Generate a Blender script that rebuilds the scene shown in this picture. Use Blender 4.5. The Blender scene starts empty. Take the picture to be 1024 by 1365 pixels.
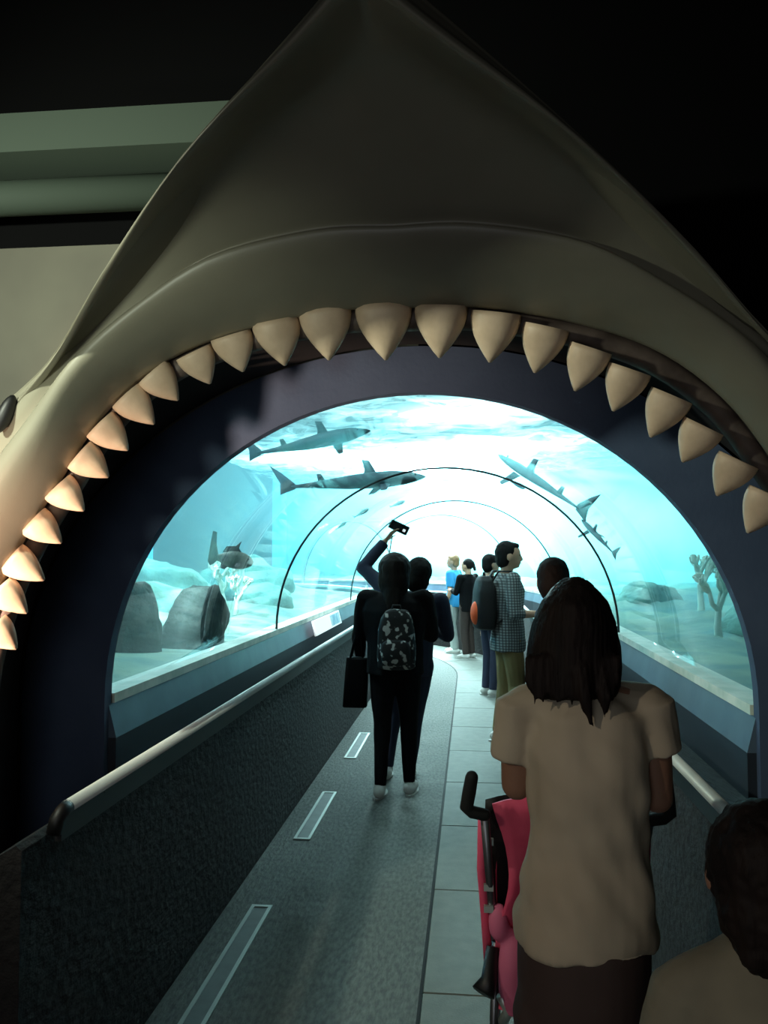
import bpy, bmesh, math, random
from mathutils import Vector, Matrix, Euler, noise
random.seed(7)
PI = math.pi
S = bpy.context.scene
C = S.collection

# ------------------------------------------------------------------ camera
W_, H_, F_ = 1024.0, 1365.0, 1110.0
CAM = Vector((0, 0, 1.6))
YAW, PITCH = math.radians(5.98), math.radians(2.86)
cd = bpy.data.cameras.new('camera')
cd.sensor_fit = 'HORIZONTAL'; cd.sensor_width = 36; cd.lens = 36 * F_ / W_
cd.clip_start = 0.02
cam = bpy.data.objects.new('camera', cd); C.objects.link(cam)
cam.location = CAM; cam.rotation_euler = (PI / 2 + PITCH, 0, YAW)
S.camera = cam
CR = Euler((PI / 2 + PITCH, 0, YAW)).to_matrix()


def U(px, py, Y):
    """real-world point where the sight line through a measured pixel crosses the plane y=Y"""
    d = CR @ Vector(((px - W_ / 2) / F_, -(py - H_ / 2) / F_, -1))
    return CAM + d * (Y / d.y)


def UZ(px, py, z=0.0):
    d = CR @ Vector(((px - W_ / 2) / F_, -(py - H_ / 2) / F_, -1))
    return CAM + d * ((z - CAM.z) / d.z)


# ------------------------------------------------------------------ world, lights, exposure
S.view_settings.view_transform = 'Standard'
S.view_settings.look = 'None'
S.view_settings.gamma = 1
S.view_settings.use_curve_mapping = False
S.view_settings.exposure = 0.12
wd = bpy.data.worlds.new('world'); S.world = wd; wd.use_nodes = True
wd.node_tree.nodes['Background'].inputs[0].default_value = (0.5, 0.6, 0.7, 1)
wd.node_tree.nodes['Background'].inputs[1].default_value = 0.002
S.cycles.use_denoising = True
S.cycles.max_bounces = 8
S.cycles.diffuse_bounces = 4
S.cycles.glossy_bounces = 3
S.cycles.transparent_max_bounces = 16
S.cycles.volume_bounces = 1
S.cycles.sample_clamp_indirect = 4
S.cycles.caustics_reflective = False
S.cycles.caustics_refractive = False


def light(name, kind, loc, target, energy, col, size=0.1, spot=None, blend=0.5, gobo=None):
    l = bpy.data.lights.new(name, kind); l.energy = energy; l.color = col
    if kind == 'AREA':
        l.shape = 'DISK'; l.size = size
    else:
        l.shadow_soft_size = size
    if spot:
        l.spot_size = math.radians(spot); l.spot_blend = blend
    o = bpy.data.objects.new(name, l); C.objects.link(o); o.location = loc
    d = Vector(target) - Vector(loc)
    o.rotation_euler = d.to_track_quat('-Z', 'Y').to_euler()
    if gobo:
        l.use_nodes = True
        nt = l.node_tree; em = nt.nodes['Emission']
        tc = nt.nodes.new('ShaderNodeTexCoord'); nz = nt.nodes.new('ShaderNodeTexNoise')
        nz.inputs['Scale'].default_value = gobo; nz.inputs['Detail'].default_value = 2
        nz.inputs['Distortion'].default_value = 1.2
        rp = nt.nodes.new('ShaderNodeValToRGB')
        rp.color_ramp.elements[0].position = 0.42; rp.color_ramp.elements[0].color = (.25, .25, .25, 1)
        rp.color_ramp.elements[1].position = 0.66; rp.color_ramp.elements[1].color = (2.2, 2.2, 2.2, 1)
        nt.links.new(tc.outputs['Normal'], nz.inputs['Vector'])
        nt.links.new(nz.outputs['Fac'], rp.inputs['Fac'])
        nt.links.new(rp.outputs['Color'], em.inputs['Strength'])
    return o


# tank floodlights hang above the water surface
TANKCOL = (0.86, 0.98, 1.0)
for (x, y, e) in ((-2.6, 5.0, 85), (-2.8, 9.0, 280), (.3, 6.6, 55), (-.2, 10.5, 190), (2.6, 5.0, 10), (2.4, 9.5, 22),
                  (.6, 13.6, 450), (-.9, 15.0, 1000), (-2.8, 15.2, 900), (-1.0, 17.4, 2600)):
    light('tank_floodlight', 'AREA', (x, y, 4.0), (x, y, 0), e, TANKCOL, 0.9)
light('tank_caustic_spot', 'SPOT', (-2.4, 5.6, 3.2), (-3.6, 6.4, 1.2), 700, TANKCOL, 0.05, 140, .6, 9)  # added spots; their noise pattern stands in for caustics from the ripples
light('tank_caustic_spot', 'SPOT', (2.4, 6.6, 3.2), (3.4, 7.2, 1.0), 50, TANKCOL, 0.05, 130, .6, 9)
# exhibit lamps in the dark hall, then two added helper lights
light('hall_warm_lamp', 'SPOT', (-1.95, 1.5, 0.95), (-1.45, 2.3, 1.36), 300, (1.0, 0.68, 0.50), 0.04, 54, .9)
light('hall_warm_downlight', 'SPOT', (-1.9, -0.7, 2.5), (-.05, 1.5, .8), 50, (1.0, 0.86, 0.68), 0.06, 54, .9)
light('hall_green_light', 'SPOT', (-2.0, 1.0, 2.45), (-1.42, 2.3, 2.25), 190, (0.92, 1.0, 0.80), 0.05, 104, .8)
light('hall_green_light', 'SPOT', (-1.35, .95, 1.75), (-1.0, 2.1, 2.16), 34, (0.90, 1.0, 0.80), 0.08, 62, 1)  # unseen extra light, added to brighten the upper left lip
light('hall_added_fill', 'AREA', (-.7, -1.8, 1.35), (-.6, 3, 2.0), 10, (0.94, 0.97, 1.0), 1.6)  # added soft fill that lifts the arch and snout, not a fixture


# ------------------------------------------------------------------ materials
def lin(c):
    return tuple(((v / 255) / 12.92 if v / 255 <= 0.04045 else ((v / 255 + 0.055) / 1.055) ** 2.4) for v in c[:3]) + (1,)


def mat(name, col, rough=0.6, metal=0.0, col2=None, nscale=6, bump=0.0, bscale=40, bdist=0.01, spec=0.5, stretch=None, lo=.35, hi=.65, coords='Object', coat=0.0, detail=3):
    m = bpy.data.materials.new(name); m.use_nodes = True
    nt = m.node_tree; b = nt.nodes['Principled BSDF']
    b.inputs['Base Color'].default_value = lin(col)
    b.inputs['Roughness'].default_value = rough
    b.inputs['Metallic'].default_value = metal
    b.inputs['Specular IOR Level'].default_value = spec
    b.inputs['Coat Weight'].default_value = coat
    if col2 or bump:
        tc = nt.nodes.new('ShaderNodeTexCoord'); mp = nt.nodes.new('ShaderNodeMapping')
        if stretch: mp.inputs['Scale'].default_value = stretch
        nt.links.new(tc.outputs[coords], mp.inputs[0])
    if col2:
        nz = nt.nodes.new('ShaderNodeTexNoise'); nz.inputs['Scale'].default_value = nscale; nz.inputs['Detail'].default_value = detail
        rp = nt.nodes.new('ShaderNodeValToRGB')
        rp.color_ramp.elements[0].position = lo; rp.color_ramp.elements[0].color = lin(col)
        rp.color_ramp.elements[1].position = hi; rp.color_ramp.elements[1].color = lin(col2)
        nt.links.new(mp.outputs[0], nz.inputs['Vector']); nt.links.new(nz.outputs['Fac'], rp.inputs['Fac'])
        nt.links.new(rp.outputs['Color'], b.inputs['Base Color'])
    if bump:
        nb = nt.nodes.new('ShaderNodeTexNoise'); nb.inputs['Scale'].default_value = bscale; nb.inputs['Detail'].default_value = 4
        bp = nt.nodes.new('ShaderNodeBump'); bp.inputs['Strength'].default_value = bump; bp.inputs['Distance'].default_value = bdist
        nt.links.new(mp.outputs[0], nb.inputs['Vector']); nt.links.new(nb.outputs['Fac'], bp.inputs['Height'])
        nt.links.new(bp.outputs['Normal'], b.inputs['Normal'])
    return m


M = {}
M['carpet'] = mat('grey_ribbed_carpet', (106, 110, 104), .85, col2=(82, 86, 83), nscale=60, bump=.7, bscale=55, bdist=.012, stretch=(1, .35, 1))
M['slab'] = mat('grey_floor_slab', (114, 118, 111), .75, col2=(105, 110, 104), nscale=14, bump=.3, bscale=120, bdist=.004)
M['ground'] = mat('dark_ground', (50, 50, 50), .8)
M['roughwall'] = mat('textured_black_stucco', (33, 30, 30), .9, col2=(24, 22, 23), nscale=30, bump=.7, bscale=38, bdist=.02, stretch=(1, .55, 1))
M['panel'] = mat('blue_grey_ledge', (88, 108, 124), .45, col2=(74, 92, 110), nscale=4)
M['paneldark'] = mat('dark_kick_panel', (34, 42, 52), .5)
M['sill'] = mat('cream_sill', (238, 242, 230), .6, col2=(206, 220, 206), nscale=9)
M['rail'] = mat('brushed_steel', (226, 234, 232), .4, .2)
M['black'] = mat('black_plastic', (14, 14, 15), .5)
M['navy'] = mat('navy_arch_paint', (70, 86, 112), .8, col2=(62, 78, 104), nscale=5, bump=.1, bscale=60)
M['hallwall'] = mat('grey_hall_wall', (104, 102, 90), .8, col2=(94, 92, 82), nscale=3)
M['hallblack'] = mat('black_hall_paint_and_shade', (12, 12, 13), .9, spec=.05)
M['pipe'] = mat('grey_green_soffit', (58, 70, 60), .8)
M['joint'] = mat('dark_joint_seal', (22, 44, 48), .5)
M['sharkskin'] = mat('painted_shark_skin', (136, 132, 116), .42, col2=(126, 122, 107), nscale=3, bump=.06, bscale=25, spec=.5)
M['sharklining'] = mat('dark_mouth_lining', (14, 13, 14), .9)
M['gum'] = mat('grey_pink_gum', (104, 90, 82), .6, col2=(72, 60, 54), nscale=12)
M['tooth'] = mat('ivory_tooth', (226, 200, 172), .5, col2=(206, 180, 152), nscale=14, bump=.05, bscale=60)
M['sand'] = mat('tank_sand', (132, 156, 138), .9, col2=(84, 126, 124), nscale=2.5, bump=.4, bscale=14, bdist=.03)
M['tankblue'] = mat('tank_blue_backdrop', (66, 172, 206), .9, col2=(190, 232, 232), nscale=.6, lo=.5, hi=.68, stretch=(1, 1, 3.2))  # pale blotches paint the water's white light patches into the backdrop
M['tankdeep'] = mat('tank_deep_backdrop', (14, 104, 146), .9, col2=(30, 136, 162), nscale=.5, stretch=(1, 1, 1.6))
M['tankpale'] = mat('tank_pale_backdrop', (196, 230, 232), .9, col2=(222, 240, 238), nscale=.5)  # brightness of the far end put into a paler backdrop colour
M['rock'] = mat('algae_dark_rock', (46, 52, 44), .95, col2=(24, 30, 27), nscale=7, bump=.8, bscale=16, bdist=.03)
M['reef'] = mat('pale_reef_rock', (120, 165, 150), .9, col2=(86, 132, 126), nscale=5, bump=.7, bscale=16, bdist=.03)
M['coral'] = mat('pale_coral', (226, 236, 224), .9, col2=(200, 220, 208), nscale=9, bump=.5, bscale=30)
M['shark'] = mat('grey_live_shark', (66, 92, 100), .6, col2=(54, 78, 88), nscale=5)
M['darkfin'] = mat('dark_fin', (26, 36, 40), .6)
M['fish'] = mat('mottled_brown_fish', (44, 52, 48), .6, col2=(104, 114, 100), nscale=14)
M['smallfish'] = mat('slate_small_fish', (66, 96, 100), .5)
M['skin'] = mat('skin', (196, 150, 122), .55)
M['skindark'] = mat('tan_skin', (140, 104, 84), .6)
M['hair'] = mat('black_hair', (16, 11, 10), .7, col2=(30, 22, 19), nscale=30, spec=.2, bump=.6, bscale=60, bdist=.006, stretch=(1, 1, .12))
M['hairshort'] = mat('short_black_hair', (20, 16, 14), .75, spec=.2, bump=.4, bscale=90, bdist=.004)
M['hairbrown'] = mat('light_brown_hair', (150, 112, 76), .55, bump=.4, bscale=80, bdist=.004, stretch=(1, 1, .2))
M['tshirt'] = mat('taupe_cotton', (186, 174, 152), .85, col2=(176, 164, 142), nscale=7, bump=.12, bscale=260, bdist=.002)
M['brownpants'] = mat('dark_brown_trousers', (62, 48, 44), .8, bump=.15, bscale=200, bdist=.002)
M['kidshirt'] = mat('grey_green_shirt', (126, 122, 104), .85, col2=(112, 108, 92), nscale=9, bump=.15, bscale=200, bdist=.002)
M['blackcloth'] = mat('black_cloth', (15, 14, 16), .9, spec=.15, bump=.2, bscale=60, bdist=.004)
M['navycloth'] = mat('navy_cloth', (34, 38, 60), .8, bump=.2, bscale=60, bdist=.004)
M['olive'] = mat('olive_trousers', (126, 106, 66), .8, bump=.2, bscale=60, bdist=.004)
M['lightjeans'] = mat('pale_grey_jeans', (178, 184, 180), .8, bump=.2, bscale=60, bdist=.004)
M['bluetee'] = mat('bright_blue_shirt', (50, 150, 205), .8)
M['shoe'] = mat('white_shoe', (214, 212, 206), .6)
M['sole'] = mat('pale_sole', (188, 188, 184), .7)
M['greyfloral'] = mat('floral_black_fabric', (16, 16, 18), .7, col2=(190, 186, 180), nscale=26, lo=.56, hi=.62, detail=1)
M['pack'] = mat('black_backpack_fabric', (18, 18, 20), .6, bump=.2, bscale=120, bdist=.003)
M['orange'] = mat('orange_pocket_fabric', (240, 92, 40), .6)
M['pink'] = mat('pink_stroller_fabric', (232, 92, 122), .75, col2=(214, 70, 104), nscale=8, bump=.2, bscale=60, bdist=.004)
M['pinkpale'] = mat('pale_pink_lining', (206, 104, 136), .7)
M['foam'] = mat('black_foam_grip', (16, 18, 18), .85, bump=.2, bscale=200, bdist=.002)
M['greymetal'] = mat('grey_aluminium_tube', (120, 122, 126), .35, .9)
M['rubber'] = mat('black_rubber', (16, 16, 16), .8)
M['lightframe'] = mat('pale_metal_frame', (188, 196, 190), .4, .6)
M['lightlens'] = mat('dusty_lens', (96, 104, 102), .6, col2=(82, 90, 88), nscale=12)
M['signwhite'] = mat('white_sign_face', (240, 244, 244), .4)
e_ = M['signwhite'].node_tree.nodes['Principled BSDF']; e_.inputs['Emission Color'].default_value = (1, 1, 1, 1); e_.inputs['Emission Strength'].default_value = .5   # backlit board
M['signblue'] = mat('blue_sign_print', (120, 170, 205), .4, col2=(220, 232, 238), nscale=9)
M['phone'] = mat('dark_phone_shell', (28, 24, 24), .3)
M['lens'] = mat('lens_glass', (170, 180, 190), .1)
M['eye'] = mat('dark_eye', (10, 9, 9), .15)
M['lip'] = mat('lip_skin', (160, 100, 88), .5)


def plaid():
    m = bpy.data.materials.new('grey_plaid_cloth'); m.use_nodes = True
    nt = m.node_tree; b = nt.nodes['Principled BSDF']; b.inputs['Roughness'].default_value = .85
    tc = nt.nodes.new('ShaderNodeTexCoord')
    outs = []
    for d in ('Y', 'Z'):
        w = nt.nodes.new('ShaderNodeTexWave'); w.wave_type = 'BANDS'; w.bands_direction = d
        w.inputs['Scale'].default_value = 14; w.inputs['Distortion'].default_value = 1.0
        nt.links.new(tc.outputs['Object'], w.inputs['Vector'])
        r = nt.nodes.new('ShaderNodeValToRGB'); r.color_ramp.elements[0].position = .3; r.color_ramp.elements[1].position = .45
        r.color_ramp.elements[0].color = (.3, .3, .3, 1)
        nt.links.new(w.outputs['Fac'], r.inputs['Fac']); outs.append(r)
    mx = nt.nodes.new('ShaderNodeMix'); mx.data_type = 'RGBA'; mx.blend_type = 'MULTIPLY'; mx.inputs[0].default_value = 1
    nt.links.new(outs[0].outputs[0], mx.inputs[6]); nt.links.new(outs[1].outputs[0], mx.inputs[7])
    m2 = nt.nodes.new('ShaderNodeMix'); m2.data_type = 'RGBA'; m2.inputs[6].default_value = lin((40, 42, 46)); m2.inputs[7].default_value = lin((140, 144, 142))
    nt.links.new(mx.outputs[2], m2.inputs[0]); nt.links.new(m2.outputs[2], b.inputs['Base Color'])
    return m


M['plaid'] = plaid()


def acrylic():
    m = bpy.data.materials.new('clear_acrylic'); m.use_nodes = True
    nt = m.node_tree; nt.nodes.clear()
    out = nt.nodes.new('ShaderNodeOutputMaterial'); mix = nt.nodes.new('ShaderNodeMixShader')
    tr = nt.nodes.new('ShaderNodeBsdfTransparent'); tr.inputs[0].default_value = (.96, .985, .985, 1)
    gl = nt.nodes.new('ShaderNodeBsdfGlossy'); gl.inputs['Roughness'].default_value = .015; gl.inputs[0].default_value = (.9, .95, .95, 1)
    lw = nt.nodes.new('ShaderNodeLayerWeight'); lw.inputs['Blend'].default_value = .5
    p = nt.nodes.new('ShaderNodeMath'); p.operation = 'POWER'; p.inputs[1].default_value = 4.5
    a = nt.nodes.new('ShaderNodeMath'); a.operation = 'MULTIPLY_ADD'; a.inputs[1].default_value = .22; a.inputs[2].default_value = .022
    nt.links.new(lw.outputs['Facing'], p.inputs[0]); nt.links.new(p.outputs[0], a.inputs[0]); nt.links.new(a.outputs[0], mix.inputs[0])
    nt.links.new(tr.outputs[0], mix.inputs[1]); nt.links.new(gl.outputs[0], mix.inputs[2]); nt.links.new(mix.outputs[0], out.inputs[0])
    return m


M['acrylic'] = acrylic()


def watersurf():
    m = bpy.data.materials.new('rippled_water_surface'); m.use_nodes = True
    nt = m.node_tree; nt.nodes.clear()
    out = nt.nodes.new('ShaderNodeOutputMaterial'); mix = nt.nodes.new('ShaderNodeMixShader')
    tr = nt.nodes.new('ShaderNodeBsdfTransparent'); tr.inputs[0].default_value = (.85, .97, .97, 1)
    tl = nt.nodes.new('ShaderNodeBsdfTranslucent'); tl.inputs[0].default_value = (.75, .95, .93, 1)
    tc = nt.nodes.new('ShaderNodeTexCoord'); nz = nt.nodes.new('ShaderNodeTexNoise'); nz.inputs['Scale'].default_value = 1.6; nz.inputs['Detail'].default_value = 5
    nz.inputs['Distortion'].default_value = 1.5
    bp = nt.nodes.new('ShaderNodeBump'); bp.inputs['Strength'].default_value = 1; bp.inputs['Distance'].default_value = .25
    nt.links.new(tc.outputs['Object'], nz.inputs['Vector']); nt.links.new(nz.outputs['Fac'], bp.inputs['Height']); nt.links.new(bp.outputs[0], tl.inputs['Normal'])
    rp = nt.nodes.new('ShaderNodeValToRGB'); rp.color_ramp.elements[0].position = .4; rp.color_ramp.elements[1].position = .62
    rp.color_ramp.elements[0].color = (.22, .22, .22, 1); rp.color_ramp.elements[1].color = (.85, .85, .85, 1)
    n2 = nt.nodes.new('ShaderNodeTexNoise'); n2.inputs['Scale'].default_value = 1.7; n2.inputs['Detail'].default_value = 6; n2.inputs['Distortion'].default_value = 1
    nt.links.new(tc.outputs['Object'], n2.inputs['Vector']); nt.links.new(n2.outputs['Fac'], rp.inputs['Fac']); nt.links.new(rp.outputs['Color'], mix.inputs[0])
    nt.links.new(tr.outputs[0], mix.inputs[1]); nt.links.new(tl.outputs[0], mix.inputs[2]); nt.links.new(mix.outputs[0], out.inputs[0])
    return m


M['watersurf'] = watersurf()


def watervol():
    m = bpy.data.materials.new('clear_blue_water'); m.use_nodes = True
    nt = m.node_tree; nt.nodes.clear()
    out = nt.nodes.new('ShaderNodeOutputMaterial'); ad = nt.nodes.new('ShaderNodeAddShader')
    sc = nt.nodes.new('ShaderNodeVolumeScatter'); sc.inputs['Color'].default_value = (.60, .90, 1, 1); sc.inputs['Density'].default_value = .03
    sc.inputs['Anisotropy'].default_value = .2
    ab = nt.nodes.new('ShaderNodeVolumeAbsorption'); ab.inputs['Color'].default_value = (.12, .76, .86, 1); ab.inputs['Density'].default_value = .10
    nt.links.new(sc.outputs[0], ad.inputs[0]); nt.links.new(ab.outputs[0], ad.inputs[1]); nt.links.new(ad.outputs[0], out.inputs['Volume'])
    return m


M['watervol'] = watervol()


# ------------------------------------------------------------------ helpers
def mesh_obj(name, verts, faces, m, parent=None, smooth=False, loc=None):
    me = bpy.data.meshes.new(name)
    me.from_pydata([tuple(v) for v in verts], [], faces)
    bm = bmesh.new(); bm.from_mesh(me); bmesh.ops.recalc_face_normals(bm, faces=bm.faces); bm.to_mesh(me); bm.free()
    if smooth:
        me.polygons.foreach_set('use_smooth', [True] * len(me.polygons))
    me.materials.append(m)
    o = bpy.data.objects.new(name, me); C.objects.link(o)
    if parent: o.parent = parent
    if loc is not None: o.location = loc
    return o


def tag(o, label=None, cat=None, group=None, kind=None):
    if label: o['label'] = label
    if cat: o['category'] = cat
    if group: o['group'] = group
    if kind: o['kind'] = kind
    return o


def thing(name, label, cat, loc=(0, 0, 0), rz=0, group=None):
    o = bpy.data.objects.new(name, None); C.objects.link(o); o.empty_display_size = .05
    o.location = loc; o.rotation_euler = (0, 0, rz)
    return tag(o, label, cat, group)


class MB:
    """collects shapes into one mesh"""
    def __init__(s): s.v = []; s.f = []

    def add(s, v, f):
        n = len(s.v); s.v += [Vector(p) for p in v]; s.f += [tuple(i + n for i in q) for q in f]; return s

    def box(s, a, b, mtx=None):
        x0, y0, z0 = a; x1, y1, z1 = b
        v = [(x0, y0, z0), (x1, y0, z0), (x1, y1, z0), (x0, y1, z0), (x0, y0, z1), (x1, y0, z1), (x1, y1, z1), (x0, y1, z1)]
        if mtx: v = [mtx @ Vector(p) for p in v]
        return s.add(v, [(0, 3, 2, 1), (4, 5, 6, 7), (0, 1, 5, 4), (1, 2, 6, 5), (2, 3, 7, 6), (3, 0, 4, 7)])

    def loft(s, rings, n=None):
        """rings: lists of points, equal count, capped"""
        n = len(rings[0]); v = []; f = []
        for r in rings: v += list(r)
        for i in range(len(rings) - 1):
            for j in range(n):
                k = (j + 1) % n
                f.append((i * n + j, i * n + k, (i + 1) * n + k, (i + 1) * n + j))
        f.append(tuple(reversed(range(n)))); f.append(tuple(range((len(rings) - 1) * n, len(rings) * n)))
        return s.add(v, f)

    def tube(s, pts, rad, n=10, flat=None, up=None, round_ends=False):
        """swept tube; rad float or list; flat = y squash"""
        pts = [Vector(p) for p in pts]
        if not isinstance(rad, (list, tuple)): rad = [rad] * len(pts)
        rad = list(rad)
        if round_ends:
            d0 = (pts[0] - pts[1]).normalized(); d1 = (pts[-1] - pts[-2]).normalized()
            r0, r1 = rad[0], rad[-1]
            pre = [(pts[0] + d0 * r0 * q, r0 * w) for q, w in ((.98, .2), (.8, .6), (.45, .89))]
            post = [(pts[-1] + d1 * r1 * q, r1 * w) for q, w in ((.45, .89), (.8, .6), (.98, .2))]
            pts = [p for p, _ in pre] + pts + [p for p, _ in post]
            rad = [r for _, r in pre] + rad + [r for _, r in post]
        rings = []; prev = None
        for i, p in enumerate(pts):
            t = (pts[min(i + 1, len(pts) - 1)] - pts[max(i - 1, 0)]).normalized()
            if prev is None:
                a = Vector(up) if up else (Vector((0, 0, 1)) if abs(t.z) < .9 else Vector((0, 1, 0)))
                x = t.cross(a).normalized()
            else:
                x = (prev - t * prev.dot(t)).normalized()
            y = x.cross(t); prev = x
            fl = flat if flat else 1
            rings.append([p + x * math.cos(2 * PI * j / n) * rad[i] + y * math.sin(2 * PI * j / n) * rad[i] * fl for j in range(n)])
        return s.loft(rings)

    def cap(s, a, ra, b, rb, n=12):
        return s.tube([a, b], [ra, rb], n, round_ends=True)

    def cyl(s, a, ra, b, rb, n=14):
        return s.tube([a, b], [ra, rb], n)

    def ell(s, c, r, mtx=None, nu=14, nv=9):
        c = Vector(c); v = []; f = []
        for i in range(nv + 1):
            th = PI * i / nv
            for j in range(nu):
                p = Vector((r[0] * math.sin(th) * math.cos(2 * PI * j / nu), r[1] * math.sin(th) * math.sin(2 * PI * j / nu), r[2] * math.cos(th)))
                if mtx: p = mtx @ p
                v.append(c + p)
        # collapse poles
        top = c + (mtx @ Vector((0, 0, r[2])) if mtx else Vector((0, 0, r[2])))
        bot = c - (mtx @ Vector((0, 0, r[2])) if mtx else Vector((0, 0, r[2])))
        v = [top] + v[nu:nv * nu] + [bot]
        nr = nv - 1
        for j in range(nu): f.append((0, 1 + j, 1 + (j + 1) % nu))
        for i in range(nr - 1):
            for j in range(nu):
                k = (j + 1) % nu
                f.append((1 + i * nu + j, 1 + (i + 1) * nu + j, 1 + (i + 1) * nu + k, 1 + i * nu + k))
        e = len(v) - 1
        for j in range(nu): f.append((e, 1 + (nr - 1) * nu + (j + 1) % nu, 1 + (nr - 1) * nu + j))
        return s.add(v, f)

    def xform(s, mtx):
        s.v = [mtx @ p for p in s.v]; return s

    def merge(s, o):
        return s.add(o.v, o.f)

    def obj(s, name, m, parent=None, smooth=True, loc=None):
        return mesh_obj(name, s.v, s.f, m, parent, smooth, loc)

    def remesh(s, name, m, parent=None, voxel=.01, smooth=4, disp=None, loc=None):
        tmp = mesh_obj('tmp', s.v, s.f, m)
        r = tmp.modifiers.new('r', 'REMESH'); r.mode = 'VOXEL'; r.voxel_size = voxel; r.use_smooth_shade = True
        if smooth:
            q = tmp.modifiers.new('s', 'SMOOTH'); q.factor = .5; q.iterations = smooth
        dg = bpy.context.evaluated_depsgraph_get()
        me = bpy.data.meshes.new_from_object(tmp.evaluated_get(dg))
        old = tmp.data; bpy.data.objects.remove(tmp); bpy.data.meshes.remove(old)
        me.name = name
        if disp:
            nrm = [v.normal.copy() for v in me.vertices]
            for v, q in zip(me.vertices, nrm): v.co = v.co + q * disp(v.co)
        me.polygons.foreach_set('use_smooth', [True] * len(me.polygons))
        if not me.materials: me.materials.append(m)
        o = bpy.data.objects.new(name, me); C.objects.link(o)
        if parent: o.parent = parent
        if loc is not None: o.location = loc
        return o


def lerp(a, b, t): return a + (b - a) * t


def catmull(pts, t):
    n = len(pts) - 1; x = min(max(t, 0), 1) * n; i = min(int(x), n - 1); u = x - i
    p0 = pts[max(i - 1, 0)]; p1 = pts[i]; p2 = pts[i + 1]; p3 = pts[min(i + 2, n)]
    return (p1 * 2 + (p2 - p0) * u + (p0 * 2 - p1 * 5 + p2 * 4 - p3) * u * u + (p1 * 3 - p0 - p2 * 3 + p3) * u ** 3) * .5


# ------------------------------------------------------------------ tunnel path: straight, then a bend to the left
CX, YB, R = -0.185, 11.0, 5.0
HW, ZB, ZH = 1.14, 1.08, 1.095     # glass half width, base height, rise


def P(s, off, z):
    if s <= YB: return Vector((CX + off, s, z))
    a = (s - YB) / R
    return Vector((CX - R + (R + off) * math.cos(a), YB + (R + off) * math.sin(a), z))


def srange(s0, s1, step=.35):
    out = [s0]
    if s0 < YB and s1 > YB: out.append(YB)
    b = max(s0, YB)
    if s1 > b:
        n = max(1, int((s1 - b) / step))
        out += [b + (s1 - b) * (i + 1) / n for i in range(n)]
    elif s1 > s0: out.append(s1)
    return sorted(set(out))


def sweep(prof, s0, s1, step=.35):
    mb = MB(); mb.loft([[P(s, o, z) for o, z in prof] for s in srange(s0, s1, step)]); return mb


SEND = 11 + 7.6
# ---- hall shell
def boxobj(name, a, b, m, parent=None):
    return MB().box(a, b).obj(name, m, parent, False)


floor = tag(boxobj('floor', (-4.6, -3, -.2), (5.2, 19, -.02), M['ground']), kind='structure')
sweep([(-.93, -.02), (-.012, -.02), (-.012, 0), (-.93, 0)], .3, SEND).obj('carpet_runner', M['carpet'], floor, False)
k = 0; s = .3
while s < 14.5:
    e = s + .93
    sweep([(.0, -.02), (.85, -.02), (.85, -.003), (.846, .0), (.004, 0), (0, -.003)], s, e, .2).obj('floor_panel', M['slab'], floor, False)
    s = e + .012
sweep([(-.012, -.02), (0, -.02), (0, .002), (-.012, .002)], .3, SEND).obj('seam_strip', M['foam'], floor, False)
tag(boxobj('ceiling', (-4.6, -3, 4.4), (5.2, 19, 4.5), M['hallblack']), kind='structure')
tag(boxobj('wall_left', (-4.7, -3, -.2), (-4.6, 19, 4.4), M['hallblack']), kind='structure')
tag(boxobj('wall_right', (5.2, -3, -.2), (5.3, 19, 4.4), M['hallblack']), kind='structure')
tag(boxobj('wall_back', (-4.6, -3.1, -.2), (5.2, -3, 4.4), M['hallblack']), kind='structure')

# ---- bulkhead with arched opening
YW0, YW1 = 2.95, 2.985
def arch(hw, rise, zb, zlow, n=48):
    pts = [(CX - hw, zlow), (CX - hw, (zlow + zb) / 2)]
    for i in range(n + 1):
        a = PI - PI * i / n
        pts.append((CX + hw * math.cos(a), zb + rise * math.sin(a)))
    pts += [(CX + hw, (zlow + zb) / 2), (CX + hw, zlow)]
    return pts


def plate(inner, outer, y0, y1):
    v = []; f = []; n = len(inner)
    for y in (y0, y1):
        v += [(x, y, z) for x, z in inner] + [(x, y, z) for x, z in outer]
    for i in range(n - 1):
        f.append((i, i + 1, n + i + 1, n + i)); f.append((2 * n + i, 3 * n + i, 3 * n + i + 1, 2 * n + i + 1))
        f.append((i, 2 * n + i, 2 * n + i + 1, i + 1)); f.append((n + i, n + i + 1, 3 * n + i + 1, 3 * n + i))
    for i in (0, n - 1): f.append((i, n + i, 3 * n + i, 2 * n + i))
    return v, f


def rect_outer(inner, x0, x1, z0, z1):
    out = []
    cx, cz = CX, 1.2
    for i, (x, z) in enumerate(inner):
        dx, dz = x - cx, z - cz
        if z <= ZB: out.append((x0 if dx < 0 else x1, z if i not in (0, len(inner) - 1) else z)); continue
        ts = []
        if abs(dx) > 1e-6: ts.append(((x1 if dx > 0 else x0) - cx) / dx)
        if dz > 1e-6: ts.append((z1 - cz) / dz)
        if dz < -1e-6: ts.append((z0 - cz) / dz)
        t = min(q for q in ts if q > 0); out.append((cx + dx * t, cz + dz * t))
    return out


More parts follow.
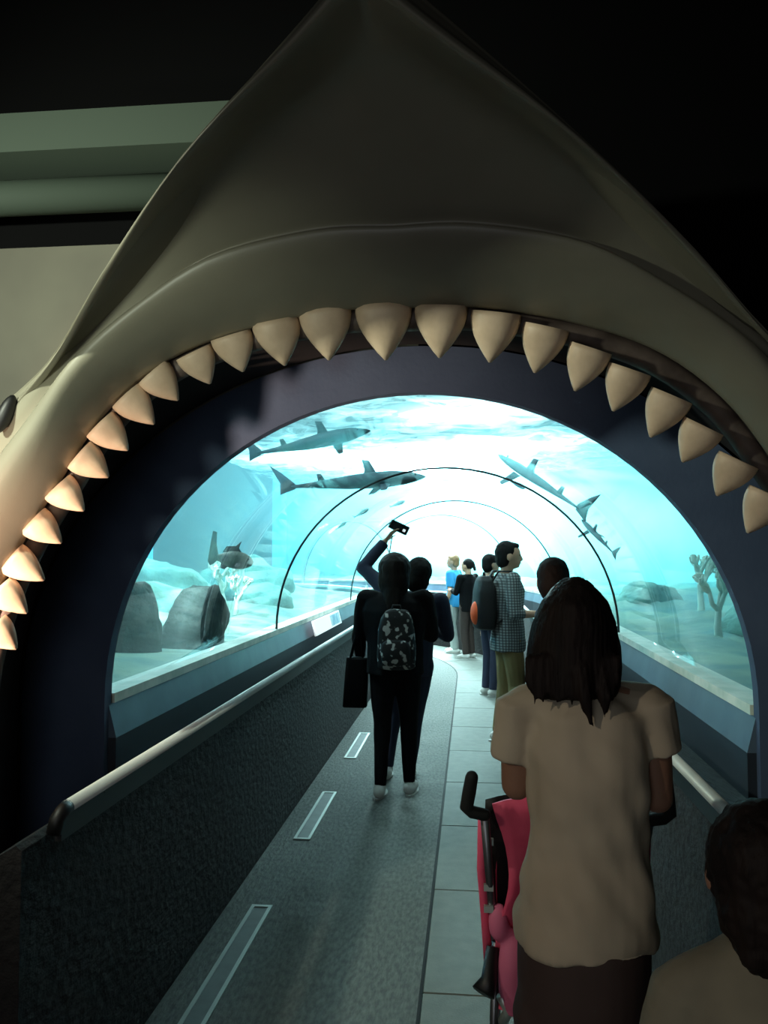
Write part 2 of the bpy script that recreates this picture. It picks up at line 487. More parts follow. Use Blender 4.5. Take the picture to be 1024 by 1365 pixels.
inn = arch(HW, ZH, ZB, -.02)
v, f = plate(inn, rect_outer(inn, -4.6, 5.2, -.02, 2.76), YW0, YW1)
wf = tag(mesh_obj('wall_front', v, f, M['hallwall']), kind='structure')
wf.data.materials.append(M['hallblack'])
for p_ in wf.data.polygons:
    if p_.center.x > CX: p_.material_index = 1  # right half coloured black in place of the shade it lies in
tag(boxobj('wall_front_upper', (-4.6, YW0 + .02, 2.76), (5.2, YW1, 4.4), M['hallblack']), kind='structure')
v, f = plate(arch(HW - .005, ZH - .005, ZB, .0), arch(HW + .31, ZH + .16, ZB, .0), YW0 - .035, YW0 + .02)
tag(mesh_obj('trim_1', v, f, M['navy'], smooth=False), kind='structure')
# soffit pipe and fascia on the left of the hall
mb = MB(); mb.tube([(-4.5, 2.80, 2.885), (-.6, 2.80, 2.885)], .062, 20); tag(mb.obj('trim_2', M['pipe']), kind='structure')
mb = MB(); mb.box((-4.5, 2.62, 2.965), (-.6, 2.95, 3.10)); tag(mb.obj('trim_3', M['pipe'], smooth=False), kind='structure')

# ---- corridor side walls, ledges, sills
ws = 2.02
for side, sg in (('left', -1), ('right', 1)):
    w0 = .94 if sg < 0 else .86
    po = HW - .035
    prof = [(sg * w0, -.02), (sg * w0, .855), (sg * (w0 + .015), .868), (sg * (po + .02), .765), (sg * (po + .02), -.02)]
    tag(sweep(prof, ws, SEND).obj('wall_tunnel_' + side, M['roughwall'], None, False), kind='structure')
    prof = [(sg * po, .74), (sg * po, .93), (sg * (po + .08), .93), (sg * (po + .08), .74)]
    tag(sweep(prof, YW0, SEND).obj('trim_kick_' + side, M['paneldark'], None, False), kind='structure')
    prof = [(sg * po, .93), (sg * (HW - .004), 1.05), (sg * (HW + .1), 1.05), (sg * (HW + .1), .93)]
    tag(sweep(prof, YW0 + .001, SEND).obj('trim_ledge_' + side, M['panel'], None, False), kind='structure')
    prof = [(sg * (HW - .012), 1.05), (sg * (HW - .012), 1.085), (sg * (HW + .1), 1.085), (sg * (HW + .1), 1.05)]
    tag(sweep(prof, YW1, SEND).obj('trim_sill_' + side, M['sill'], None, False), kind='structure')

# ---- acrylic tunnel panels and joint seals
def arc_prof(r0, r1, n=40, zb=ZB):
    a = [(-(HW + r0) * math.cos(PI * i / n), zb + (ZH + r0) * math.sin(PI * i / n)) for i in range(n + 1)]
    b = [(-(HW + r1) * math.cos(PI * i / n), zb + (ZH + r1) * math.sin(PI * i / n)) for i in range(n + 1)]
    return a + b[::-1]


glz = bpy.data.objects.new('window_1', None); C.objects.link(glz); glz.location = (0, 0, 0); glz['kind'] = 'structure'
JT = [5.62, 9.15, 12.6, 15.6]
edges = [YW1] + JT + [SEND]
for i in range(len(edges) - 1):
    sweep(arc_prof(.0, .06), edges[i] + .006, edges[i + 1] - .006, .25).obj('acrylic_panel', M['acrylic'], glz, True)
for j in JT:
    sweep(arc_prof(-.003, .010), j - .007, j + .007, .1).obj('joint_seal', M['joint'], glz, True)

# ---- tank: backdrop, bed, surface, water
TL, TR, ZS = -4.2, 4.9, 3.3
def strip(off, z0, z1, s0, s1, nm, m):
    prof = [(off, z0), (off + .05 * (1 if off > 0 else -1), z0), (off + .05 * (1 if off > 0 else -1), z1), (off, z1)]
    return tag(sweep(prof, s0, s1).obj(nm, m, None, True), kind='structure')


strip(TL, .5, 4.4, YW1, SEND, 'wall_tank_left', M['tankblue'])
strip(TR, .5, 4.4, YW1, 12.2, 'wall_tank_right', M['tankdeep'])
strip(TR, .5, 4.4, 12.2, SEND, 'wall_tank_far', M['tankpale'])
v = [P(SEND, TL, 0), P(SEND, TR, 0), P(SEND, TR, 4.4), P(SEND, TL, 4.4), P(SEND + .05, TL, 0), P(SEND + .05, TR, 0), P(SEND + .05, TR, 4.4), P(SEND + .05, TL, 4.4)]
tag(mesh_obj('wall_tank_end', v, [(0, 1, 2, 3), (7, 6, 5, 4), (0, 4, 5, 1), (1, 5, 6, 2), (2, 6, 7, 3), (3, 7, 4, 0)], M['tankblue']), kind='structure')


def bed(o0, o1, nm):
    v = []; f = []; ns, no = 60, 24
    for i in range(ns + 1):
        s = lerp(YW1 + .01, SEND - .01, i / ns)
        for j in range(no + 1):
            o = lerp(o0, o1, j / no); p = P(s, o, 0)
            d = min(1, abs(abs(o) - HW - .1) / .8)
            h = .01 + d * (.03 + .22 * noise.noise(p * .8) + .10 * noise.noise(p * 2.3))
            v.append((p.x, p.y, 1.0 + h))
    for i in range(ns):
        for j in range(no):
            a = i * (no + 1) + j; f.append((a, a + 1, a + no + 2, a + no + 1))
    return tag(mesh_obj(nm, v, f, M['sand'], smooth=True), kind='structure')


bed(TL + .001, -HW - .08, 'floor_tank_left'); bed(HW + .08, TR - .001, 'floor_tank_right')
v = []; f = []; ns, no = 90, 60
for i in range(ns + 1):
    s = lerp(YW1 + .01, SEND - .01, i / ns)
    for j in range(no + 1):
        p = P(s, lerp(TL + .001, TR - .001, j / no), 0)
        v.append((p.x, p.y, ZS + .05 + .05 * noise.noise(p * 1.4) + .03 * noise.noise(p * 3.1)))
for i in range(ns):
    for j in range(no):
        a = i * (no + 1) + j; f.append((a, a + 1, a + no + 2, a + no + 1))
tag(mesh_obj('water_surface', v, f, M['watersurf'], smooth=True), kind='structure')
# water body: everything outside the acrylic
prof = [(-(HW + .065) * math.cos(PI * i / 24), ZB + (ZH + .065) * math.sin(PI * i / 24)) for i in range(25)]
prof = [(TL + .01, .97)] + [(-HW - .065, .97)] + prof + [(HW + .065, .97), (TR - .01, .97), (TR - .01, ZS), (TL + .01, ZS)]
tag(sweep(prof, YW1 + .005, SEND - .005, .4).obj('tank_water', M['watervol'], None, False), kind='structure')

# ------------------------------------------------------------------ shark head portal (fibreglass sculpture)
def V2(lst): return [U(*p) for p in lst]


Mp = V2([(552, 412, 2.2), (435, 418, 2.2), (312, 446, 2.22), (215, 487, 2.25), (137, 555, 2.28), (76, 648, 2.30), (24, 735, 2.33), (-18, 840, 2.36), (-38, 960, 2.4), (-45, 1250, 2.45)])
Cp = V2([(540, 300, 1.98), (420, 306, 1.98), (285, 340, 2.0), (190, 402, 2.06), (105, 474, 2.12), (45, 552, 2.2), (-25, 650, 2.25), (-70, 780, 2.3), (-90, 930, 2.35), (-95, 1250, 2.42)])
Rp = V2([(500, -70, 1.33), (425, 5, 1.42), (262, 195, 1.6), (145, 355, 1.85), (70, 478, 2.08), (0, 545, 2.28), (-85, 630, 2.4), (-130, 770, 2.45), (-150, 930, 2.5), (-155, 1250, 2.52)])
for L in (Mp, Cp, Rp): L[0].x = CX
NT, rows = 44, []
for i in range(NT + 1):
    t = i / NT
    m, c, r = catmull(Mp, t), catmull(Cp, t), catmull(Rp, t)
    cen = Vector((CX, 0, ZB)); dx, dz = m.x - CX, m.z - ZB
    ang = math.atan2(max(dz, -.2), dx)
    back = Vector((CX + (HW + .32) * math.cos(ang), YW0 - .04, ZB + (ZH + .165) * math.sin(ang)))
    if dz < 0: back = Vector((CX - HW - .32, YW0 - .04, m.z))
    out2 = Vector((m.x - CX, 0, m.z - 1.2)).normalized()
    k4 = 1 - min(1, max(0, (t - .35) / .2))      # the snout underside fades out on the cheek
    dirv = (r - c)
    dxz = Vector((dirv.x, 0, dirv.z)); rw = min(.075, .25 * dxz.length) * min(1, .35 + t * 5); dxz.normalize()
    rb = CAM + (r - CAM) * ((r.y + rw * 1.8) / r.y)      # the outer edge of the rounded snout ridge lies further back
    rb.x = min(rb.x, CX)
    col = [back,
           m + Vector((0, .12, 0)) + out2 * .03,
           m + Vector((0, .03, 0)) + out2 * .012,
           m + Vector((0, -.012, 0)) + out2 * .012,
           m.lerp(c, .30) + Vector((0, -.055, 0)),
           m.lerp(c, .62) + Vector((0, -.075, 0)),
           m.lerp(c, .90) + Vector((0, -.045, 0)),
           c + Vector((0, .0, 0)),
           c.lerp(r, .10) + Vector((0, .02, .01 * k4)),
           c.lerp(r, .40) + Vector((0, .03 * k4, .05 * k4)),
           c.lerp(r, .66) + Vector((0, .03 * k4, .05 * k4)),
           r - dxz * rw * 1.5 + Vector((0, .015 * k4, 0)),
           r - dxz * rw + Vector((0, -.012, 0)),
           (r - dxz * rw * .9).lerp(rb, .30) + Vector((0, -.006, 0)),
           (r - dxz * rw * .9).lerp(rb, .68) + Vector((0, -.006, 0)),
           rb,
           rb + Vector((0, .12, .0)) + out2 * .01,
           rb.lerp(Vector((rb.x, YW0 - .04, rb.z)), .6) + Vector((0, 0, .06 * k4)),
           Vector((rb.x, YW0 - .045, rb.z + .1 * k4))]
    rows.append(col)
SH = thing('shark_head_arch', 'giant open shark mouth sculpture forming an archway over the tunnel entrance', 'shark sculpture', (CX, 2.5, 0))
def SL(p): return Vector(p) - Vector((CX, 2.5, 0))


def surf(cols, sub, k0, k1):
    """loft rows k0..k1 over both halves"""
    full = [[Vector((2 * CX - p.x, p.y, p.z)) for p in c] for c in cols[:0:-1]] + cols
    v = []; f = []
    seg = (k1 - k0) * sub
    for c in full:
        for q in range(seg + 1):
            x = k0 + q / sub; i = min(int(x), k1 - 1); u = x - i
            p0, p1, p2, p3 = c[max(i - 1, 0)], c[i], c[i + 1], c[min(i + 2, len(c) - 1)]
            v.append(SL((p1 * 2 + (p2 - p0) * u + (p0 * 2 - p1 * 5 + p2 * 4 - p3) * u * u + (p1 * 3 - p0 - p2 * 3 + p3) * u ** 3) * .5))
    for a in range(len(full) - 1):
        for q in range(seg):
            i = a * (seg + 1) + q; f.append((i, i + 1, i + seg + 2, i + seg + 1))
    return v, f


v, f = surf(rows, 5, 2, 18)
mesh_obj('head_shell', v, f, M['sharkskin'], SH, True)
v, f = surf(rows, 4, 0, 2)
tag(mesh_obj('mouth_lining', v, f, M['sharklining'], SH, True), 'dark inner lining of the mouth')
# gum ridge behind the teeth
g = [catmull(Mp, i / 60) + Vector((0, .075, -.005)) for i in range(60)]
g = [Vector((2 * CX - p.x, p.y, p.z)) for p in g[:0:-1]] + g
mb = MB(); mb.tube([SL(p) for p in g], .034, 10); tag(mb.obj('gum', M['gum'], SH), 'dull grey-pink gum ridge behind the teeth')
TEETH = [(-8, 838, 20, 866, 46), (2, 788, 34, 818, 46), (20, 747, 57, 774, 46), (48, 697, 80, 724, 45), (80, 652, 110, 681, 46), (110, 609, 143, 636, 47),
         (137, 569, 169, 600, 48), (172, 531, 204, 565, 48), (207, 500, 236, 533, 48), (260, 474, 279, 511, 49), (309, 452, 323, 495, 54), (368, 434, 379, 487, 62),
         (433, 419, 438, 480, 68), (511, 414, 514, 480, 72), (588, 415, 586, 477, 66), (661, 424, 653, 483, 62), (727, 442, 713, 497, 56), (786, 470, 767, 521, 52),
         (838, 498, 818, 548, 52), (893, 533, 868, 583, 52), (936, 573, 911, 616, 50), (982, 618, 957, 661, 50), (1024, 664, 998, 711, 52)]
for bx_, by_, tx_, ty_, wd_ in TEETH:
    q = abs(bx_ - 552) / 570; Y = 2.215 + .14 * q * q
    b, tp = U(bx_, by_, Y + .01), U(tx_, ty_, Y + .035)
    d = tp - b; b = b - d * .12; d = tp - b; Lh = d.length; d.normalize()
    w = wd_ / F_ * Y * .5
    n = Vector((0, -1, 0)); side = d.cross(n).normalized(); n = side.cross(d).normalized()
    rings = []
    for i in range(9):
        s_ = i / 8
        ww = w * (1 - s_ ** 1.7) * (1 + .10 * math.sin(PI * s_)) + .005 * (1 if s_ < 1 else .7)
        th = ww * .55 + .004
        cpt = b + d * Lh * s_ * (.985) + Vector((0, .012, 0)) * s_
        rings.append([SL(cpt + side * ww * math.cos(2 * PI * j / 14) + n * th * math.sin(2 * PI * j / 14)) for j in range(14)])
    mb = MB(); mb.loft(rings); mb.obj('tooth', M['tooth'], SH)
for sg in (1, -1):
    p = U(7, 552, 2.235); p.x = CX + (p.x - CX) * sg
    mb = MB(); mb.ell(SL(p), (.022, .022, .06), Matrix.Rotation(math.radians(25 * sg), 3, 'Y')); tag(mb.obj('eye', M['black'], SH), 'dark oval eye')

# ------------------------------------------------------------------ handrails, floor lights, sign
for side, X, lab in (('left', -1.07, 'steel handrail along the textured wall on the side of the floor lights'), ('right', .657, 'steel handrail running behind the woman in the taupe T-shirt')):
    o = thing('handrail', lab, 'handrail', (X, 2.14, 0))
    off = X - CX
    def RL(s, do, z): return P(s, off + do, z) - Vector((X, 2.14, 0))
    MB().tube([RL(s, 0, .93) for s in srange(2.14, 16, .3)], .018, 14).obj('rail', M['rail'], o)
    sg = -1 if off < 0 else 1
    MB().tube([RL(2.15, 0, .93), RL(2.125, sg * .004, .922), RL(2.115, sg * .012, .905), RL(2.115, sg * .02, .87)], .020, 12).obj('end_cap', M['black'], o)
    sweep([(off + sg * .012, .84), (off + sg * .012, .925), (off + sg * .03, .925), (off + sg * .03, .84)], 2.14, 16, .3).xform(Matrix.Translation(Vector((-X, -2.14, 0)))).obj('support_strip', M['black'], o, False)
    for s in (2.4, 4.2, 6.0, 7.8, 9.6, 11.4, 13.2, 15):
        MB().tube([RL(s, sg * .02, .90), RL(s, sg * .03, .87), RL(s, sg * .06, .85)], .011, 8).obj('bracket', M['black'], o)

spans = [(2.72, 3.79, 'slim floor light strip nearest the camera beside the left wall'),
         (4.67, 5.60, 'slim floor light strip beside the left wall, second from the camera'),
         (6.53, 7.45, 'slim floor light strip beside the woman with the black tote, third from the camera')]
for y0, y1, lab in spans:
    x0, x1 = -1.0, -.905
    o = thing('floor_light', lab, 'floor light', ((x0 + x1) / 2, (y0 + y1) / 2, 0), 0, 'floor lights along the left wall')
    hx, hy = (x1 - x0) / 2, (y1 - y0) / 2
    mb = MB()
    mb.box((-hx, -hy, 0), (-hx + .016, hy, .007)); mb.box((hx - .016, -hy, 0), (hx, hy, .007))
    mb.box((-hx + .016, -hy, 0), (hx - .016, -hy + .02, .007)); mb.box((-hx + .016, hy - .02, 0), (hx - .016, hy, .007))
    mb.obj('frame', M['lightframe'], o, False)
    MB().box((-hx + .016, -hy + .02, 0), (hx - .016, hy - .02, .003)).obj('lens', M['lightlens'], o, False)

o = thing('info_sign', 'small white information board with blue picture lying on the left ledge', 'sign', (-1.262, 7.3, .932))
ax = Vector((-.031, 0, .12)).normalized(); nn = Vector((.12, 0, .031)).normalized()
rot = Matrix((Vector((0, 1, 0)), ax, nn)).transposed()
mb = MB(); mb.box((-.65, .0, .006), (.65, .125, .022)); mb.xform(rot.to_4x4()); mb.obj('board', M['signwhite'], o, False)
mb = MB(); mb.box((.12, .012, .022), (.6, .11, .0235)); mb.xform(rot.to_4x4()); tag(mb.obj('picture', M['signblue'], o, False), 'printed blue picture')

# ------------------------------------------------------------------ underwater: rocks, corals, fish
def rock(name, label, c, r, seed, m, cat='rock', group=None, lean=0, vox=None):
    o = thing(name, label, cat, (c[0], c[1], 1.0), 0, group)
    bm = bmesh.new(); bmesh.ops.create_icosphere(bm, subdivisions=4, radius=1)
    for v_ in bm.verts:
        p = v_.co.copy()
        h = 1 + .28 * noise.noise(p * 1.3 + Vector((seed, 0, 0))) + .14 * noise.noise(p * 3 + Vector((0, seed, 0))) + .05 * noise.noise(p * 8)
        q = Vector((p.x * r[0], p.y * r[1], p.z * r[2])) * h
        q.x += lean * q.z
        q.z += c[2] - 1.0
        v_.co = q
    me = bpy.data.meshes.new(name); bm.to_mesh(me); bm.free()
    me.polygons.foreach_set('use_smooth', [True] * len(me.polygons)); me.materials.append(m)
    b = bpy.data.objects.new('boulder', me); C.objects.link(b); b.parent = o
    return o


p = U(176, 850, 4.7); rock('boulder_rock', 'dark rounded rock against the arch edge, left of the pointed rock', (p.x - .03, 4.7, 1.13), (.20, .24, .30), 3, M['rock'])
p = U(222, 850, 4.7); rock('boulder_rock', 'dark rock with slanted pointed top beside the rounded rock', (p.x, 5.2, 1.12), (.20, .2, .30), 9.4, M['rock'], lean=.25)
reefs = [(-2.6, 6.6, .34, 1.2), (-3.3, 8.2, .5, 4.4), (-2.2, 8.6, .26, 7.7), (-2.9, 10.6, .5, 11.2), (-3.5, 6.3, .4, 15.3),
         (2.2, 6.4, .3, 2.2), (3.2, 8.1, .5, 5.1), (1.9, 9.4, .28, 8.9), (3.9, 5.6, .5, 12.8)]
desc = ['low pale reef rock behind the slanted dark rock', 'broad pale reef rock by the blue backdrop, left tank', 'small pale reef rock close to the left sill',
        'pale reef rock deep in the left tank', 'greenish reef rock far behind the rounded dark rock', 'greenish reef rock just beyond the right sill',
        'broad reef rock by the teal backdrop, right tank', 'small reef rock close to the right sill', 'reef rock far back near the right arch edge']
for (x, y, r_, sd), l_ in zip(reefs, desc):
    rock('reef_rock', l_, (x, y, 1.0 + r_ * .3), (r_ * 1.2, r_ * 1.2, r_ * .75), sd, M['reef'], 'rock')


def coral(label, x, y, h, seed):
    rnd = random.Random(seed)
    o = thing('branching_coral', label, 'coral', (x, y, 1.05))
    mb = MB()
    def br(p, d, L, r, depth):
        q = p + d * L
        mb.tube([p, p.lerp(q, .5) + Vector((rnd.uniform(-.02, .02),) * 3), q], [r, r * .85, r * .7], 7, round_ends=True)
        if depth:
            for _ in range(4):
                br(q, (d + Vector((rnd.uniform(-.7, .7), rnd.uniform(-.7, .7), rnd.uniform(.0, .5)))).normalized(), L * .66, r * .7, depth - 1)
    br(Vector((0, 0, -.05)), Vector((0, 0, 1)), h * .42, h * .06, 3)
    mb.obj('branches', M['coral'], o)


coral('pale branching coral before the first joint of the left glass', -2.0, 7.0, .42, 1)
coral('tall pale branching coral beyond the first joint of the left glass', -2.35, 7.7, .55, 2)
coral('pale branching coral deep in the left tank', -2.6, 9.3, .6, 3)
coral('pale branching coral at the foot of the right glass', 1.7, 6.0, .5, 4)
coral('pale branching coral near the right arch edge', 1.9, 4.7, .4, 5)
coral('thin pale coral deep in the right tank', 2.0, 7.6, .6, 6)


def plate_fin(mb, pts, thick, org, ex, ez, en):
    """solid fin from an outline in the (ex, ez) plane, thin at its edge"""
    c = sum((Vector((a, b)) for a, b in pts), Vector((0, 0))) / len(pts)
    v = []; n = len(pts)
    for sgn in (1, -1):
        v += [org + ex * a + ez * b + en * sgn * thick * .15 for a, b in pts]
        v += [org + ex * lerp(a, c.x, .45) + ez * lerp(b, c.y, .45) + en * sgn * thick for a, b in pts]
    f = []
    for j in range(n):
        k_ = (j + 1) % n
        f += [(j, k_, n + k_, n + j), (2 * n + j, 3 * n + j, 3 * n + k_, 2 * n + k_), (j, 2 * n + j, 2 * n + k_, k_)]
    f += [tuple(range(n, 2 * n)), tuple(reversed(range(3 * n, 4 * n)))]
    mb.add(v, f)


EX, EY, EZ = Vector((1, 0, 0)), Vector((0, 1, 0)), Vector((0, 0, 1))


def shark_fish(name, label, cat, nose, tail, m, hgt=.085, wid=.07, bend=.03, group=None, saw=False, tailtype='shark'):
    nose, tail = Vector(nose), Vector(tail); mid = (nose + tail) / 2; L = (nose - tail).length
    o = thing(name, label, cat, mid, 0, group)
    d = (nose - tail).normalized()
    sid = d.cross(EZ).normalized(); upv = sid.cross(d)
    o.rotation_euler = Matrix((d, -sid, upv)).transposed().to_euler()
    prof = [(0.5, .06), (.475, .30), (.43, .55), (.36, .82), (.26, 1), (.12, 1), (-.02, .86), (-.15, .62), (-.27, .38), (-.36, .24), (-.42, .2)]
    rings = []
    for a, w in prof:
        yy = bend * L * math.sin((a + .5) * 5)
        rings.append([Vector((a * L, yy + wid * L * w * math.cos(2 * PI * j / 14), hgt * L * w * math.sin(2 * PI * j / 14) * (1.0 if math.sin(2 * PI * j / 14) > 0 else .85))) for j in range(14)])
    mb = MB(); mb.loft(rings); mb.obj('body', m, o)
    yt = bend * L * math.sin(.08 * 5)
    def fin(nm, org, pts, ex, ez, en, th=.008):
        q = MB(); plate_fin(q, [(a * L, b * L) for a, b in pts], th * L, Vector(org), ex, ez, en); q.obj(nm, m, o, False)
    y0 = bend * L * math.sin(.6 * 5)
    fin('dorsal_fin', (.12 * L, y0, hgt * L * .85), [(.06, -.02), (.0, .09), (-.05, .10), (-.035, .03), (-.05, -.02)], EX, EZ, EY)
    fin('rear_dorsal_fin', (-.2 * L, bend * L * math.sin(1.5), hgt * L * .4), [(.03, -.015), (-.01, .05), (-.04, .05), (-.03, -.015)], EX, EZ, EY)
    fin('tail_fin', (-.42 * L, yt, 0), [(.03, .018), (-.06, .10), (-.13, .15), (-.07, .03), (-.075, -.05), (-.03, -.035), (.03, -.018)], EX, EZ, EY)
    for sg in (1, -1):
        fin('pectoral_fin', (.2 * L, y0 + sg * wid * L * .8, -.03 * L), [(.05, -.01), (-.02, .14), (-.06, .15), (-.045, .05), (-.03, -.01)], EX, (EY * sg - EZ * .35).normalized(), EZ)
        mb = MB(); mb.ell((.42 * L, bend * L * math.sin(4.6) + sg * wid * L * .52, .02 * L), (.008 * L,) * 3, nu=8, nv=6); mb.obj('eye', M['eye'], o)
    return o


shark_fish('reef_shark', 'slender grey shark high up under the arch apex, upper of two swimming right', 'shark', U(496, 575, 5.6), U(330, 606, 5.9), M['shark'], .055, .06)
shark_fish('reef_shark', 'grey shark below the upper shark, tail towards the left arch edge', 'shark', U(566, 636, 7.0), U(372, 650, 6.6), M['shark'], .06, .07)
shark_fish('reef_shark', 'thin dark shark gliding above the right glass', 'shark', U(664, 606, 7.6), U(784, 686, 6.6), M['shark'], .03, .045, 0)
shark_fish('reef_shark', 'thin grey shark lower down beyond the right glass', 'shark', U(775, 692, 7.4), U(822, 742, 6.8), M['shark'], .03, .04, 0)
for (a, b, c_, d_, Y, l_) in ((492, 678, 472, 690, 8.2, 'small dark fish below the two sharks'), (462, 696, 448, 706, 8.2, 'smallest dark fish left of the raised phone'),
                              (700, 652, 680, 642, 9.5, 'small slim dark fish over the far tunnel'), (540, 668, 520, 676, 9.0, 'small dark fish over the raised phone')):
    shark_fish('small_fish', l_, 'fish', U(a, b, Y), U(c_, d_, Y + .05), M['smallfish'], .12, .08, 0, 'small dark fish in the water')


def grouper(nose, tail, label):
    nose, tail = Vector(nose), Vector(tail); mid = (nose + tail) / 2; L = (nose - tail).length
    o = thing('grouper_fish', label, 'fish', mid)
    d = (nose - tail).normalized(); sid = d.cross(EZ).normalized(); upv = sid.cross(d)
    o.rotation_euler = Matrix((d, -sid, upv)).transposed().to_euler()
    prof = [(.5, .1), (.46, .4), (.38, .66), (.26, .9), (.1, 1), (-.08, .92), (-.22, .66), (-.32, .42), (-.4, .34)]
    mb = MB(); mb.loft([[Vector((a * L, .11 * L * w * math.cos(2 * PI * j / 16), .22 * L * w * math.sin(2 * PI * j / 16))) for j in range(16)] for a, w in prof]); mb.obj('body', M['fish'], o)
    def fin(nm, org, pts, ez=EZ, en=EY):
        q = MB(); plate_fin(q, [(a * L, b * L) for a, b in pts], .012 * L, Vector(org), EX, ez, en); q.obj(nm, M['darkfin'], o, False)
    fin('tail_fin', (-.42 * L, 0, 0), [(.06, .06), (-.02, .3), (-.06, .6), (-.16, .62), (-.17, .3), (-.17, -.12), (-.1, -.22), (-.02, -.16), (.06, -.06)])
    fin('dorsal_fin', (.0, 0, .18 * L), [(.2, 0), (.1, .12), (.14, .3), (.02, .16), (-.2, .12), (-.28, -.04)])
    fin('anal_fin', (-.15 * L, 0, -.16 * L), [(.1, .02), (-.02, -.1), (-.12, -.08), (-.12, .04)])
    for sg in (1, -1):
        fin('pectoral_fin', (.18 * L, sg * .1 * L, -.06 * L), [(.04, 0), (-.06, .18), (-.14, .16), (-.1, .02)], (EY * sg - EZ * .8).normalized(), EZ)
        q = MB(); q.ell((.36 * L, sg * .065 * L, .06 * L), (.022 * L,) * 3, nu=8, nv=6); q.obj('eye', M['eye'], o)


grouper(U(338, 750, 5.6), U(283, 742, 5.5), 'stout mottled fish with upright dark tail above the dark rocks')

# ------------------------------------------------------------------ people
def hand(mb, w, d, n, k, curl=.5, sgn=1):
    """palm and five fingers. w wrist, d pointing direction, n back-of-hand normal, k size (m); sgn puts the thumb on one side"""
    w = Vector(w); d = Vector(d).normalized(); n = Vector(n); n = (n - d * n.dot(d)).normalized(); s_ = d.cross(n).normalized() * sgn
    pl = k * .52
    for j in range(4):
        o_ = (j - 1.5) * k * .125
        mb.cap(w + s_ * o_ * .6 + d * k * .05, k * .085, w + s_ * o_ + d * pl, k * .07, 8)
    for j, fl in enumerate((.42, .48, .45, .34)):
        p = w + s_ * (j - 1.5) * k * .135 + d * pl; dd = d + s_ * (j - 1.5) * .06
        for q in range(3):
            a = curl * (.6 + .5 * q)
            dq = (dd * math.cos(a) - n * math.sin(a)).normalized()
            e = p + dq * k * fl * (.45, .32, .25)[q]
            mb.cap(p, k * (.052 - .006 * q), e, k * (.046 - .006 * q), 8); p = e
    p = w - s_ * k * .2 + d * k * .14
    for q, (L_, a) in enumerate(((.24, .75), (.2, .45), (.15, .25))):
        dq = (d * math.cos(a) - s_ * math.sin(a) - n * .35 * curl).normalized(); e = p + dq * k * L_
        mb.cap(p, k * (.066 - .008 * q), e, k * (.058 - .008 * q), 8); p = e


def folds(amp, sc, seed=0):
    return lambda co: amp * noise.noise(Vector((co.x * sc * .8 + seed, co.y * sc, co.z * sc * .55)))


